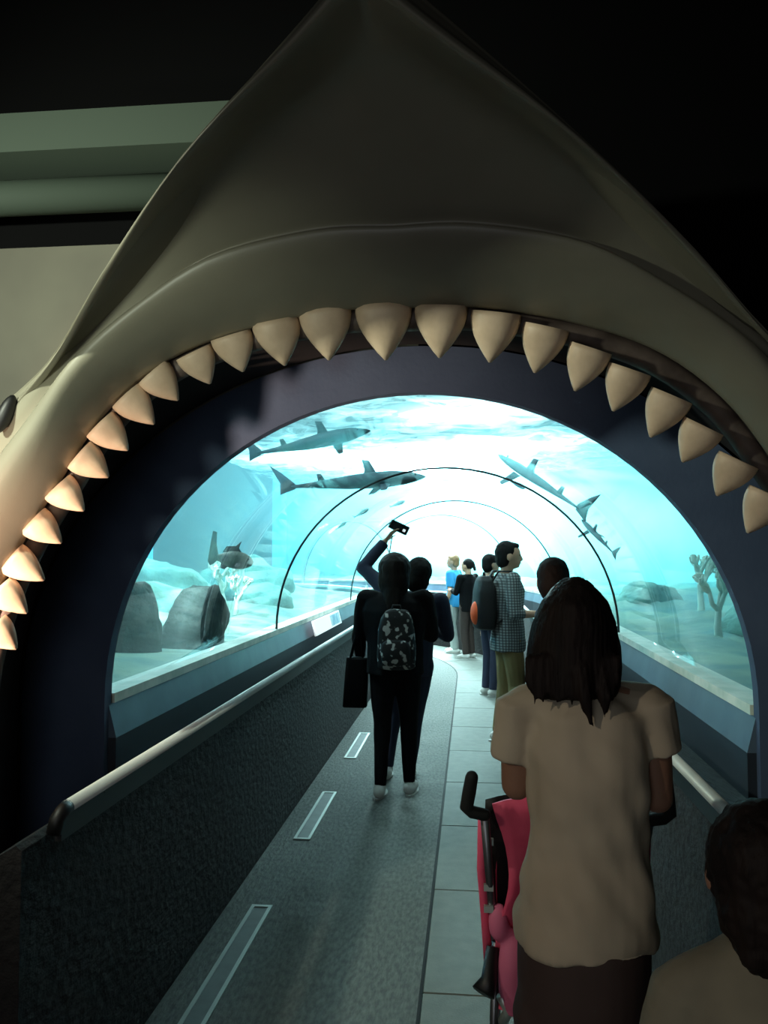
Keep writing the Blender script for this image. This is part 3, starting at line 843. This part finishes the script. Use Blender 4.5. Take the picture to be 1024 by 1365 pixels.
def human(label, loc, rz, H, shirt, pants, shoe='shoe', skin='skin', hair='short', hairm='hairshort', arms=None, yaw=0, pitch=0, roll=0, vox=.009,
          sleeve=1.0, stride=0.0, wide=1.0, group=None, shirt_low=.47, head_off=(0, 0, 0), bulk=1.0, stance=.05, slim=1.0):
    o = thing('person', label, 'person', loc, rz, group)
    h = H
    def v(x, y, z): return Vector((x * h, y * h, z * h))
    HM = Matrix.Translation(v(0, .0, .87) + Vector(head_off)) @ Euler((pitch, roll, yaw), 'XYZ').to_matrix().to_4x4()
    def hp(x, y, z): return HM @ v(x, y, z)
    HR = HM.to_3x3()
    shs = {-1: v(-.112 * wide, -.005, .812), 1: v(.112 * wide, -.005, .812)}
    arms = arms or {}
    A = {}
    for sg in (-1, 1):
        e, w = arms.get(sg, ((sg * .145, -.02, .63), (sg * .15, .03, .485)))
        A[sg] = (v(*e), v(*w))
    hips = {sg: v(sg * .052, 0, .515) for sg in (-1, 1)}
    knees = {sg: v(sg * (stance + .05) / 2, .012 + sg * stride * .5, .285) for sg in (-1, 1)}
    ank = {sg: v(sg * stance, -.012 + sg * stride, .05) for sg in (-1, 1)}
    b = MB()
    b.ell(hp(0, .004, .068), (.0475 * h, .060 * h, .062 * h), HR, 18, 12)
    b.ell(hp(0, .026, .030), (.036 * h, .038 * h, .036 * h), HR)
    b.ell(hp(0, .044, .012), (.018 * h, .016 * h, .014 * h), HR)
    b.cap(hp(0, .060, .066), .006 * h, hp(0, .068, .042), .0095 * h, 8)
    b.cap(hp(-.020, .055, .078), .006 * h, hp(.020, .055, .078), .006 * h, 8)
    b.cap(hp(-.009, .056, .024), .006 * h, hp(.009, .056, .024), .006 * h, 8)
    for sg in (-1, 1): b.ell(hp(sg * .049, -.004, .052), (.007 * h, .014 * h, .020 * h), HR)
    b.cap(v(0, -.012, .80), .036 * h, hp(0, -.004, .02), .031 * h)
    b.ell(v(0, 0, .745), (.098 * h * wide, .062 * h, .085 * h)); b.ell(v(0, 0, .645), (.078 * h * wide, .054 * h, .10 * h)); b.ell(v(0, -.006, .54), (.092 * h, .064 * h, .065 * h))
    for sg in (-1, 1):
        e, w = A[sg]
        b.cap(v(sg * .05, -.008, .80), .035 * h, shs[sg], .034 * h)
        b.cap(shs[sg], .032 * h, e, .024 * h); b.cap(e, .024 * h, w, .0155 * h)
        fd = (w - e).normalized()
        hand(b, w, fd, Vector((sg, 0, .2)) if abs(fd.z) > .6 else Vector((0, 0, 1)), .105 * h, .5, 1 if sg < 0 else -1)
        b.cap(hips[sg], .053 * h, knees[sg], .036 * h); b.cap(knees[sg], .035 * h, ank[sg], .022 * h)
        b.cap(ank[sg] - v(0, .012, .022), .022 * h, ank[sg] + v(sg * .008, .085, -.032), .016 * h)
    b.remesh('body', M[skin], o, vox, 3)
    # face
    for sg in (-1, 1):
        MB().ell(hp(sg * .019, .0555, .064), (.0085 * h, .006 * h, .005 * h), HR, 8, 6).obj('eye', M['eye'], o)
    MB().ell(hp(0, .0615, .024), (.015 * h, .005 * h, .005 * h), HR, 10, 6).obj('mouth', M['lip'], o)
    # hair
    q = MB()
    if hair == 'short':
        q.ell(hp(0, -.009, .079), (.0515 * h, .059 * h, .058 * h), HR, 18, 12); q.ell(hp(0, -.024, .05), (.047 * h, .042 * h, .055 * h), HR)
        q.ell(hp(0, .026, .108), (.036 * h, .032 * h, .02 * h), HR)
    elif hair == 'round':
        q.ell(hp(0, -.008, .07), (.06 * h, .066 * h, .066 * h), HR, 18, 12); q.ell(hp(0, -.026, .03), (.055 * h, .05 * h, .06 * h), HR)
    elif hair == 'long':
        q.ell(hp(0, -.010, .070), (.070 * h, .074 * h, .068 * h), HR, 18, 12); q.ell(hp(0, -.032, .020), (.068 * h, .055 * h, .085 * h), HR)
        q.cap(hp(0, -.04, .0), .048 * h, v(0, -.062, .74), .03 * h)
    elif hair == 'tail':
        q.ell(hp(0, -.008, .076), (.052 * h, .060 * h, .060 * h), HR, 18, 12); q.cap(hp(0, -.058, .09), .022 * h, hp(0, -.09, .02), .014 * h)
    q.remesh('hair', M[hairm], o, vox, 3, folds(.004, 60))
    # shirt / jacket
    q = MB()
    g = 1.12 * bulk
    rr = []
    for z, rx, ry in ((shirt_low, .100, .074), (.50, .102, .075), (.56, .097, .070), (.63, .088 * wide, .064), (.70, .098 * wide, .070), (.76, .108 * wide, .072), (.80, .100 * wide, .060), (.826, .062 * wide, .046), (.845, .038, .038)):
        rr.append([v(rx * g * .97 * math.cos(2 * PI * j / 20), -.004 + ry * g * math.sin(2 * PI * j / 20), z) for j in range(20)])
    q.loft(rr)
    for sg in (-1, 1):
        e, w = A[sg]
        q.cap(v(sg * .06, -.006, .795), .040 * h, shs[sg], .041 * h)
        if sleeve > .6:
            q.cap(shs[sg], .041 * h, e, .032 * h); q.cyl(e, .032 * h, e.lerp(w, min(1, (sleeve - .5) * 2) * .97), .025 * h)
        else:
            q.cyl(shs[sg], .042 * h, shs[sg].lerp(e, sleeve * 1.9), .036 * h)
    q.remesh('shirt', M[shirt], o, vox, 3, folds(.008, 14, H * 7))
    q = MB()
    q.ell(v(0, -.004, .535), (.1 * h, .072 * h, .062 * h))
    for sg in (-1, 1):
        q.cap(hips[sg], .060 * h, knees[sg], lerp(.038, .043, slim) * h); q.cyl(knees[sg], lerp(.038, .043, slim) * h, ank[sg] + v(0, 0, -.004), lerp(.025, .034, slim) * h)
    q.remesh('trousers', M[pants], o, vox, 3, folds(.006, 12, 3))
    for sg in (-1, 1):
        q = MB(); a_ = ank[sg]; 
        q.cap(a_ + v(0, -.022, -.024), .025 * h, a_ + v(sg * .006, .028, -.026), .025 * h); q.cap(a_ + v(0, .0, -.01), .026 * h, a_ + v(sg * .009, .088, -.034), .0185 * h)
        so = q.remesh('shoe', M[shoe], o, vox * .8, 3)
        rs = [[a_ + v(sg * .005 * 1 + .029 * math.cos(2 * PI * j / 18) * (1 if math.sin(2 * PI * j / 18) > -.2 else .85), .030 + .083 * math.sin(2 * PI * j / 18), z) for j in range(18)] for z in (-.05, -.043)]
        MB().loft(rs).obj('sole', M['sole'], so, False)
    return o


# ---- woman with taupe T-shirt (back to the camera)
AY = 1.75
pa = U(779, 1100, AY); AR = Vector((pa.x, AY, 0))
A_ = thing('person', 'woman seen from behind in a taupe T-shirt with long black hair, behind the pink stroller', 'person', AR)
def L(px, py, dy=0.0): return U(px, py, AY + dy) - AR
def ring(py, xl, xr, ry, n=28, dy=0.0, tilt=0.0):
    a, b_ = U(xl, py, AY + dy) - AR, U(xr, py, AY + dy) - AR
    c = (a + b_) / 2; rx = (b_.x - a.x) / 2
    return [c + Vector((rx * math.cos(2 * PI * j / n), ry * math.sin(2 * PI * j / n), tilt * math.sin(2 * PI * j / n))) for j in range(n)]


zt = L(765, 768).z
hc = L(765, 842); hc.y = .0
b = MB()
b.ell(hc + Vector((0, .01, .01)), (.070, .09, .10), None, 20, 14)
b.ell(hc + Vector((0, .045, -.055)), (.055, .055, .055)); b.ell(hc + Vector((0, .07, -.085)), (.026, .022, .02))
b.cap(hc + Vector((0, .10, .0)), .009, hc + Vector((0, .112, -.035)), .014, 8)
for sg in (-1, 1): b.ell(hc + Vector((sg * .072, .0, -.015)), (.01, .02, .03))
nb = L(772, 925); b.cap(nb + Vector((0, -.005, -.02)), .055, hc + Vector((0, 0, -.06)), .048)
b.loft([ring(930, 720, 835, .055), ring(960, 708, 850, .075), ring(1010, 708, 852, .088), ring(1080, 714, 850, .082), ring(1130, 716, 850, .078), ring(1190, 706, 856, .09), ring(1250, 704, 854, .09), ring(1320, 706, 852, .09), ring(1380, 710, 850, .09)])
sl, sr = L(694, 948), L(866, 948)
el, er = L(689, 1045, .03), L(876, 1062, .02)
wl, wr = Vector((el.x + .10, .26, el.z + .05)), Vector((er.x - .14, .26, er.z + .06))
for sh_, e_, w_, sg in ((sl, el, wl, -1), (sr, er, wr, 1)):
    b.cap(sh_.lerp(nb, .5), .04, sh_, .042); b.cap(sh_, .042, e_, .033); b.cap(e_, .033, w_, .022)
    hand(b, w_, w_ - e_, Vector((sg * .3, 0, 1)), .165, .7, 1 if sg < 0 else -1)
for sg in (-1, 1):
    hp_ = Vector((sg * .066, 0, .70)); kn = Vector((sg * .075, .02, .43)); an = Vector((sg * .075, -.01, .07))
    b.cap(hp_, .062, kn, .05); b.cap(kn, .05, an, .032); b.cap(an + Vector((0, -.02, -.035)), .034, an + Vector((sg * .01, .12, -.045)), .024)
b.remesh('body', M['skindark'], A_, .0065, 3)
for sg in (-1, 1):
    MB().ell(hc + Vector((sg * .03, .094, .002)), (.013, .008, .008), None, 8, 6).obj('eye', M['eye'], A_)
MB().ell(hc + Vector((0, .096, -.062)), (.024, .008, .009), None, 10, 6).obj('mouth', M['lip'], A_)
# T-shirt
q = MB()
q.loft([ring(1252, 681, 875, .118, tilt=.0), ring(1236, 682, 875, .118), ring(1185, 690, 869, .108), ring(1130, 703, 863, .096), ring(1090, 705, 863, .1), ring(1030, 700, 864, .11), ring(985, 697, 866, .106), ring(950, 700, 868, .095), ring(930, 712, 850, .076), ring(914, 736, 820, .058), ring(906, 748, 806, .05)])
q.cap(sl.lerp(nb, .45) + Vector((0, 0, -.0)), .05, sl + Vector((.0, 0, -.002)), .05); q.cyl(sl + Vector((.0, 0, .02)), .052, L(681, 1012, .01), .043)
q.cap(sr.lerp(nb, .45), .05, sr, .05); q.cyl(sr + Vector((0, 0, .02)), .053, L(882, 1006, .0), .048)
def tfold(co):
    z = co.z
    r = .013 * noise.noise(Vector((co.x * 9, co.y * 9, z * 6 + 3))) + .009 * noise.noise(Vector((co.x * 20 + z * 10, co.y * 20, z * 12)))
    low = max(0, (1.0 - z) / .25) if z < 1.0 else 0
    r += .004 * low * math.sin(z * 50 + co.x * 26 + 4 * noise.noise(co * 5))
    return r
q.remesh('tshirt', M['tshirt'], A_, .0065, 4, tfold)
# trousers
q = MB()
q.loft([ring(1225, 700, 858, .1), ring(1250, 690, 869, .112), ring(1310, 690, 870, .117), ring(1370, 694, 866, .113), ring(1420, 700, 862, .10)])
for sg in (-1, 1):
    q.cap(Vector((sg * .068, 0, .68)), .082, Vector((sg * .075, .02, .43)), .062); q.cyl(Vector((sg * .075, .02, .43)), .062, Vector((sg * .075, -.01, .08)), .05)
q.remesh('trousers', M['brownpants'], A_, .0075, 4, folds(.006, 14))
for sg in (-1, 1):
    q = MB(); an = Vector((sg * .075, -.01, .07))
    q.cap(an + Vector((0, -.03, -.03)), .036, an + Vector((sg * .01, .12, -.042)), .027); so = q.remesh('shoe', M['shoe'], A_, .008, 3)
    rs = [[an + Vector((sg * .008 + .042 * math.cos(2 * PI * j / 18), .045 + .115 * math.sin(2 * PI * j / 18), z)) for j in range(18)] for z in (-.07, -.058)]
    MB().loft(rs).obj('sole', M['sole'], so, False)
# hair: crown, falling curtain and separate locks
q = MB()
q.loft([ring(930, 712, 818, .04, dy=-.035), ring(915, 704, 826, .062, dy=-.03), ring(890, 700, 829, .085, dy=-.02), ring(860, 704, 826, .10, dy=-.005), ring(830, 711, 820, .108), ring(803, 722, 810, .10), ring(784, 738, 795, .075), ring(772, 752, 780, .035), ring(769, 760, 770, .015)])
rnd = random.Random(5)
for j in range(60):
    x0 = rnd.uniform(706, 824); x1 = lerp(x0, 772, rnd.uniform(-.04, .2)); yy = rnd.uniform(918, 942)
    q.tube([L(x0, 880, -.085), L(lerp(x0, x1, .5), 912, -.095), L(x1, yy, -.098)], [.012, .008, .002], 6, round_ends=True)
q.tube([L(775, 890, -.09), L(780, 930, -.105), L(790, 968, -.108)], [.022, .015, .003], 8, round_ends=True)
q.tube([L(802, 890, -.08), L(808, 930, -.1), L(806, 958, -.102)], [.02, .013, .003], 8, round_ends=True)
def strand(co):
    a = math.atan2(co.y - hc.y, co.x - hc.x)
    return .0014 * math.sin(a * 60 + 5 * noise.noise(co * 6)) + .003 * noise.noise(Vector((co.x * 50, co.y * 50, co.z * 4)))
q.remesh('hair', M['hair'], A_, .0055, 2, strand)

# ---- child at the right edge
BY = 1.3
pb = U(1016, 1200, BY); BR = Vector((pb.x, BY, 0))
B_ = thing('person', 'child with dark hair and grey-green shirt in the corner beside the stroller-pushing woman', 'person', BR)
def LB(px, py, dy=0.0): return U(px, py, BY + dy) - BR
def ringb(py, xl, xr, ry, n=24, dy=0.0):
    a, b_ = U(xl, py, BY + dy) - BR, U(xr, py, BY + dy) - BR
    c = (a + b_) / 2; rx = (b_.x - a.x) / 2
    return [c + Vector((rx * math.cos(2 * PI * j / n), ry * math.sin(2 * PI * j / n), 0)) for j in range(n)]
hb = LB(1014, 1160)
b = MB()
b.ell(hb, (.068, .082, .092), None, 18, 12); b.ell(hb + Vector((0, .04, -.05)), (.05, .045, .045)); b.cap(hb + Vector((0, .086, -.005)), .006, hb + Vector((0, .092, -.028)), .01, 8)
for sg in (-1, 1): b.ell(hb + Vector((sg * .07, 0, -.01)), (.01, .016, .025))
b.cap(LB(1014, 1270), .042, hb + Vector((0, 0, -.05)), .04)
zb_ = LB(1014, 1270).z
b.ell((0, 0, zb_ - .16), (.11, .075, .15)); b.ell((0, 0, zb_ - .36), (.10, .075, .12))
for sg in (-1, 1):
    sh_ = Vector((sg * .11, 0, zb_ - .06)); e_ = Vector((sg * .15, .02, zb_ - .25)); w_ = Vector((sg * .10, .17, zb_ - .30))
    b.cap(Vector((0, 0, zb_ - .04)), .04, sh_, .038); b.cap(sh_, .036, e_, .028); b.cap(e_, .028, w_, .019); hand(b, w_, w_ - e_, Vector((sg * .3, 0, 1)), .13, .6, 1 if sg < 0 else -1)
    b.cap(Vector((sg * .055, 0, zb_ - .42)), .06, Vector((sg * .06, .01, .27)), .04); b.cap(Vector((sg * .06, .01, .27)), .04, Vector((sg * .06, -.01, .06)), .026); b.cap((sg * .06, -.03, .03), .027, (sg * .065, .09, .024), .02)
b.remesh('body', M['skindark'], B_, .007, 3)
for sg in (-1, 1): MB().ell(hb + Vector((sg * .026, .078, -.004)), (.011, .007, .007), None, 8, 6).obj('eye', M['eye'], B_)
MB().ell(hb + Vector((0, .083, -.052)), (.018, .006, .006), None, 10, 6).obj('mouth', M['lip'], B_)
q = MB(); q.ell(hb + Vector((0, -.012, .012)), (.080, .09, .092), None, 20, 14); q.ell(hb + Vector((0, -.035, -.035)), (.074, .062, .085))
q.cap(hb + Vector((-.02, -.05, -.09)), .035, hb + Vector((.02, -.05, -.10)), .035)
q.remesh('hair', M['hair'], B_, .006, 3, lambda co: .006 * noise.noise(Vector((co.x * 45, co.y * 45, co.z * 14))) + .004 * noise.noise(co * 90))
q = MB(); q.loft([ringb(1700, 890, 1140, .11), ringb(1500, 892, 1138, .105), ringb(1400, 896, 1134, .1), ringb(1330, 900, 1130, .09), ringb(1290, 920, 1110, .072), ringb(1265, 948, 1082, .058), ringb(1250, 968, 1062, .05)])
for sg in (-1, 1):
    q.cap(Vector((sg * .05, 0, zb_ - .035)), .052, Vector((sg * .113, 0, zb_ - .062)), .05); q.cyl(Vector((sg * .112, 0, zb_ - .05)), .052, Vector((sg * .148, .016, zb_ - .22)), .047)
q.remesh('shirt', M['kidshirt'], B_, .007, 4, folds(.008, 14, 2))
q = MB(); q.ell((0, 0, zb_ - .42), (.112, .085, .09))
for sg in (-1, 1): q.cyl(Vector((sg * .056, 0, zb_ - .4)), .07, Vector((sg * .06, .01, .27)), .052); q.cyl(Vector((sg * .06, .01, .27)), .052, Vector((sg * .06, -.01, .07)), .045)
q.remesh('trousers', M['blackcloth'], B_, .009, 3)
for sg in (-1, 1):
    q = MB(); q.cap((sg * .06, -.03, .04), .034, (sg * .066, .09, .03), .026); q.remesh('shoe', M['shoe'], B_, .008, 3)

# ---- the couple taking a picture
c1 = Vector((U(527, 1040, 5.6).x, 5.6, 0))
human('woman in black with a floral backpack and black tote, seen from behind', c1, math.radians(-4), 1.60, 'blackcloth', 'blackcloth', hair='long', hairm='hair',
      arms={-1: ((-.155, .0, .655), (-.165, .08, .56)), 1: ((.15, .03, .66), (.09, .15, .66))}, pitch=.1, vox=.009, wide=1.12, stride=.035, shirt_low=.50, bulk=1.12, stance=.056, slim=0)
c2 = Vector((U(531, 1040, 6.02).x, 6.02, 0)); LEAN = .10
RI = Matrix.Rotation(-LEAN, 3, 'Y')
hp_ = U(558, 780, 5.93)
sh2 = .112
eL = RI @ (U(484, 757, 6.07) - c2) / 1.58; wL = RI @ (U(513, 722, 6.12) - c2) / 1.58
CO = human('person in navy hoodie standing before the woman in black, raising a phone', c2, 0, 1.58, 'navycloth', 'navycloth', hair='round', hairm='hairshort',
      arms={-1: (tuple(eL), tuple(wL)), 1: ((.16, .03, .66), (.06, .14, .68))}, pitch=.12, roll=.06, vox=.009, wide=1.0, slim=0)
CO.rotation_euler.y = LEAN
ph = U(532, 703, 6.16)
o = thing('mobile_phone', 'dark phone held up by the person in navy', 'phone', ph)
rot = (Matrix.Rotation(math.radians(25), 4, 'Y') @ Matrix.Rotation(math.radians(-25), 4, 'X'))
bm = bmesh.new(); bmesh.ops.create_cube(bm, size=1)
bmesh.ops.scale(bm, vec=(.15, .010, .076), verts=bm.verts); bmesh.ops.bevel(bm, geom=bm.edges[:], offset=.004, segments=2, affect='EDGES')
bmesh.ops.transform(bm, matrix=rot, verts=bm.verts)
me = bpy.data.meshes.new('case'); bm.to_mesh(me); bm.free(); me.materials.append(M['phone']); q = bpy.data.objects.new('case', me); C.objects.link(q); q.parent = o
mb = MB(); mb.box((-.066, -.0065, -.033), (.066, -.005, .033)); mb.xform(rot); mb.obj('screen', M['eye'], o, False)
mb = MB(); mb.box((.035, -.008, -.02), (.055, -.006, .0)); mb.xform(rot); tag(mb.obj('flash', M['signwhite'], o, False), 'small pale flash window')
mb = MB(); 
a0, a1 = U(523, 714, 6.14) - ph, U(512, 790, 6.0) - ph
mb.tube([a0, a0.lerp(a1, .5) + Vector((-.004, 0, 0)), a1], .004, 6); tag(mb.obj('wrist_strap', M['pipe'], o), 'thin hanging strap')

# floral backpack
bp = U(529, 850, 5.42)
o = thing('backpack', 'black backpack with pale floral print on the woman in black', 'backpack', bp)
q = MB(); q.loft([[Vector((rx * math.copysign(abs(math.cos(2 * PI * j / 24)) ** .6, math.cos(2 * PI * j / 24)), ry * math.copysign(abs(math.sin(2 * PI * j / 24)) ** .6, math.sin(2 * PI * j / 24)), z)) for j in range(24)]
                  for z, rx, ry in ((-.2, .10, .05), (-.19, .122, .065), (-.1, .128, .075), (.05, .12, .07), (.13, .10, .06), (.175, .07, .045), (.185, .04, .03))])
q.remesh('bag_body', M['greyfloral'], o, .008, 3, folds(.006, 14))
q = MB(); q.loft([[Vector((.095 * math.copysign(abs(math.cos(2 * PI * j / 20)) ** .6, math.cos(2 * PI * j / 20)) * k_, -.075 - d_, -.09 + .085 * math.copysign(abs(math.sin(2 * PI * j / 20)) ** .6, math.sin(2 * PI * j / 20)) * k_)) for j in range(20)] for d_, k_ in ((-.02, 1), (.015, 1), (.03, .85))])
q.obj('front_pocket', M['greyfloral'], o)
MB().tube([(-.03, -.02, .175), (-.022, -.02, .21), (.022, -.02, .21), (.03, -.02, .175)], .007, 8).obj('top_loop', M['pack'], o)
for sg in (-1, 1):
    MB().tube([(sg * .07, .03, .14), (sg * .09, .10, .20), (sg * .10, .22, .20), (sg * .11, .33, .10), (sg * .12, .32, -.05), (sg * .11, .10, -.17)], .014, 8, flat=.5).obj('shoulder_strap', M['pack'], o)
# tote bag
tb = U(475, 909, 5.6)
o = thing('tote_bag', 'black tote bag hanging from the arm of the woman in black', 'bag', tb)
rs = []
for z, k_ in ((-.165, .95), (-.16, 1), (0, .97), (.15, .9), (.165, .88)):
    rs.append([Vector((.082 * k_ * math.copysign(abs(math.cos(2 * PI * j / 20)) ** .35, math.cos(2 * PI * j / 20)) + z * .05, .045 * k_ * math.copysign(abs(math.sin(2 * PI * j / 20)) ** .5, math.sin(2 * PI * j / 20)), z)) for j in range(20)])
MB().loft(rs).obj('bag_body', M['blackcloth'], o)
for sg in (-1, 1):
    MB().tube([(-.04, sg * .03, .15), (-.01, sg * .025, .28), (.015, sg * .015, .36), (.035, sg * .02, .28), (.05, sg * .03, .15)], .007, 8).obj('handle', M['blackcloth'], o)

# ---- man in plaid with backpack
dY = 7.2
dl = Vector((U(679, 960, dY).x, dY, 0))
human('man in grey plaid shirt and olive trousers facing the right glass', dl, math.radians(-78), 1.70, 'plaid', 'olive', skin='skin', hair='short', hairm='hairshort', shoe='shoe',
      arms={-1: ((-.13, .0, .65), (-.12, .15, .63)), 1: ((.15, -.01, .65), (.11, .15, .645))}, vox=.008, sleeve=.66, bulk=1.03, stride=.03, shirt_low=.46)
def backpack(label, loc, rz, accent, h=.46):
    o = thing('backpack', label, 'backpack', loc, rz)
    q = MB(); q.loft([[Vector((rx * math.copysign(abs(math.cos(2 * PI * j / 24)) ** .6, math.cos(2 * PI * j / 24)), ry * math.copysign(abs(math.sin(2 * PI * j / 24)) ** .6, math.sin(2 * PI * j / 24)), z * h)) for j in range(24)]
                      for z, rx, ry in ((-.5, .11, .06), (-.47, .14, .085), (-.2, .15, .10), (.2, .14, .085), (.4, .115, .065), (.48, .07, .045))])
    q.remesh('bag_body', M['pack'], o, .01, 3)
    for sg in (-1, 1):
        MB().tube([(sg * .08, .05, .17), (sg * .095, .10, .26), (sg * .10, .21, .26), (sg * .105, .30, .14), (sg * .11, .29, -.02), (sg * .12, .08, -.18)], .018, 8, flat=.5).obj('shoulder_strap', M['pack'], o)
    if accent:
        q = MB(); q.ell((.05, -.085, -.09), (.065, .045, .10)); tag(q.obj('side_pocket', M['orange'], o), 'bright orange pocket')
    MB().tube([(-.03, 0, .21), (-.02, 0, .25), (.02, 0, .25), (.03, 0, .21)], .007, 8).obj('top_loop', M['pack'], o)
backpack('black backpack with orange pocket on the man in plaid', dl + Vector((-.205, -.045, 1.19)), math.radians(-78), True)
# ---- people further in
el_ = Vector((U(655, 905, 9.6).x, 9.6, 0))
human('man in dark jacket standing behind the black backpack of the man in plaid', el_, math.radians(-60), 1.59, 'blackcloth', 'navycloth', hair='short', vox=.01)
fl = Vector((U(624, 868, 12.9).x, 12.9, 0))
human('person in black jacket and white shoes at the bend of the tunnel', fl, math.radians(55), 1.52, 'blackcloth', 'brownpants', hair='tail', hairm='hairshort', vox=.01, wide=1.1,
      arms={-1: ((-.13, .05, .66), (-.07, .14, .68)), 1: ((.15, .02, .66), (.1, .13, .66))})
gl_ = Vector((U(605, 868, 13.55).x, 13.55, 0))
human('person in bright blue shirt and pale jeans beside the person in black jacket', gl_, math.radians(70), 1.58, 'bluetee', 'lightjeans', hair='short', hairm='hairbrown', vox=.01, sleeve=.4, stride=.03)
hl = Vector((U(740, 900, 4.2).x, 4.2, 0))
human('person with short brown-black hair half hidden behind the head of the woman in taupe', hl, math.radians(-84), 1.575, 'navycloth', 'blackcloth', hair='short', yaw=1.1, vox=.01, wide=.72, bulk=.84,
      arms={-1: ((-.095, .03, .65), (-.05, .11, .62)), 1: ((.095, .03, .65), (.05, .11, .62))})

# ------------------------------------------------------------------ stroller
sx = U(624, 1060, 2.06).x
ST = Vector((sx + .235, 2.25, 0))
o = thing('stroller', 'pink umbrella stroller with black foam handles standing before the woman in taupe', 'stroller', ST)
def T(x, y, z): return Vector((x, y, z))
for sg in (-1, 1):
    X = sg * .20
    # J handle, tube to the front wheel, rear leg
    g0, g1 = T(X - .03 if sg < 0 else X + .03, -.19, .0), None
    top = U(629, 1036, 2.03) - ST; low = U(622, 1076, 2.06) - ST; inn_ = U(646, 1086, 2.07) - ST
    pts = [top, top.lerp(low, .5), low, low.lerp(inn_, .3) + T(0, 0, -.006), inn_]
    if sg > 0: pts = [T(-p.x, p.y, p.z) for p in pts]
    MB().tube(pts, [.0155, .0165, .0165, .0155, .015], 12, round_ends=True).obj('handle_grip', M['foam'], o)
    a = pts[-1]
    MB().tube([a, T(sg * .17, -.02, .62), T(sg * .16, .15, .30), T(sg * .17, .30, .10)], .011, 10).obj('frame_tube', M['greymetal'], o)
    MB().tube([T(sg * .165, -.03, .60), T(sg * .175, -.02, .32), T(sg * .18, -.04, .09)], .011, 10).obj('rear_leg', M['greymetal'], o)
    for yy, rr_ in ((.30, .062), (-.04, .062)):
        for dx in (-.022, .022):
            w = MB()
            w.tube([T(sg * .18 + dx - .01, yy, .064), T(sg * .18 + dx + .01, yy, .064)], rr_, 24)
            wo = w.obj('wheel', M['rubber'], o)
            MB().tube([T(sg * .18 + dx - .012, yy, .064), T(sg * .18 + dx + .012, yy, .064)], rr_ * .62, 20).obj('hub', M['lightframe'], wo)
    MB().tube([T(sg * .175, -.06, .60), T(sg * .185, -.08, .53), T(sg * .20, -.10, .505)], [.016, .02, .03], 10).obj('lock_pedal', M['black'], o)
MB().tube([T(-.17, -.035, .2), T(0, -.03, .24), T(.17, -.035, .2)], .009, 8).obj('rear_brace', M['greymetal'], o)
# sling: back sheet, seat, sides
def sheet(rows_, th, nm, m, lab=None):
    v = []; f = []; n = len(rows_[0])
    for off_ in (0, th):
        for r_ in rows_:
            v += [p + Vector((0, off_, 0)) for p in r_]
    R_ = len(rows_)
    for z_ in (0, 1):
        for i in range(R_ - 1):
            for j in range(n - 1):
                a = z_ * R_ * n + i * n + j; q_ = (a, a + 1, a + n + 1, a + n); f.append(q_ if z_ else q_[::-1])
    N = R_ * n
    for i in range(R_ - 1):
        for j in (0, n - 1):
            a = i * n + j; f.append((a, a + n, N + a + n, N + a))
    for j in range(n - 1):
        for i in (0, R_ - 1):
            a = i * n + j; f.append((a, a + 1, N + a + 1, N + a))
    q_ = mesh_obj(nm, v, f, m, o, True)
    if lab: tag(q_, lab)
    return q_
def backrows(f0, f1, yo, n=14):
    out = []
    for i in range(n + 1):
        t = i / n; z = lerp(.985, .46, t); hw = catmull([Vector((w, 0, 0)) for w in f0], t).x
        out.append([T(hw * (2 * j / 12 - 1), lerp(-.14, .0, t) + yo + .04 * (1 - (2 * j / 12 - 1) ** 2) + .006 * math.sin(t * 9 + j), z + .015 * (1 - (2 * j / 12 - 1) ** 2) * (1 - t)) for j in range(13)])
    return out
sheet(backrows((.176, .145, .135, .155, .172, .165), 0, -.02), .012, 'seat_back', M['pink'])
sheet(backrows((.192, .196, .196, .19, .18, .165), 0, .02), .006, 'mesh_back', M['pack'], 'black mesh behind the pink back panel')
for sg in (-1, 1):
    MB().tube([T(sg * .2, -.12, .95), T(sg * .203, -.08, .80), T(sg * .193, -.05, .66), T(sg * .185, -.02, .52)], .011, 8, flat=.5).obj('edge_piping', M['pink'], o)
    for z_ in (.885, .76, .70):
        MB().box((sg * .185 - .012, -.13 + (.95 - z_) * .28 - .02, z_ - .008), (sg * .185 + .012, -.13 + (.95 - z_) * .28 - .008, z_ + .008)).obj('buckle', M['lightframe'], o, False)
    MB().tube([T(sg * .15, -.03, .40), T(sg * .135, -.05, .44), T(sg * .155, -.06, .48)], .014, 8).obj('hinge_bracket', M['lightframe'], o)
rows_ = []
for i in range(9):
    t = i / 8
    rows_.append([T(.16 * (2 * j / 10 - 1), lerp(.03, .30, t), .40 + .06 * t - .03 * (1 - (2 * j / 10 - 1) ** 2)) for j in range(11)])
q = MB()
sheet(rows_, .015, 'seat', M['pink'])
for sg in (-1, 1):
    pl = [(-.08, .90), (.06, .88), (.16, .66), (.26, .46), (.06, .38), (-.01, .46), (-.04, .66)]
    q = MB(); plate_fin(q, pl, .010, T(sg * .165, 0, 0), EY, EZ, EX); q.obj('side_wing', M['pink'], o, False)
q = MB(); q.ell((-.158, -.065, .665), (.030, .025, .05)); q.ell((-.125, -.06, .54), (.04, .03, .12)); q.ell((-.07, -.06, .52), (.05, .03, .13)); q.ell((.05, -.05, .52), (.11, .04, .11)); q.remesh('storage_pouch', M['pinkpale'], o, .01, 4, folds(.012, 16))
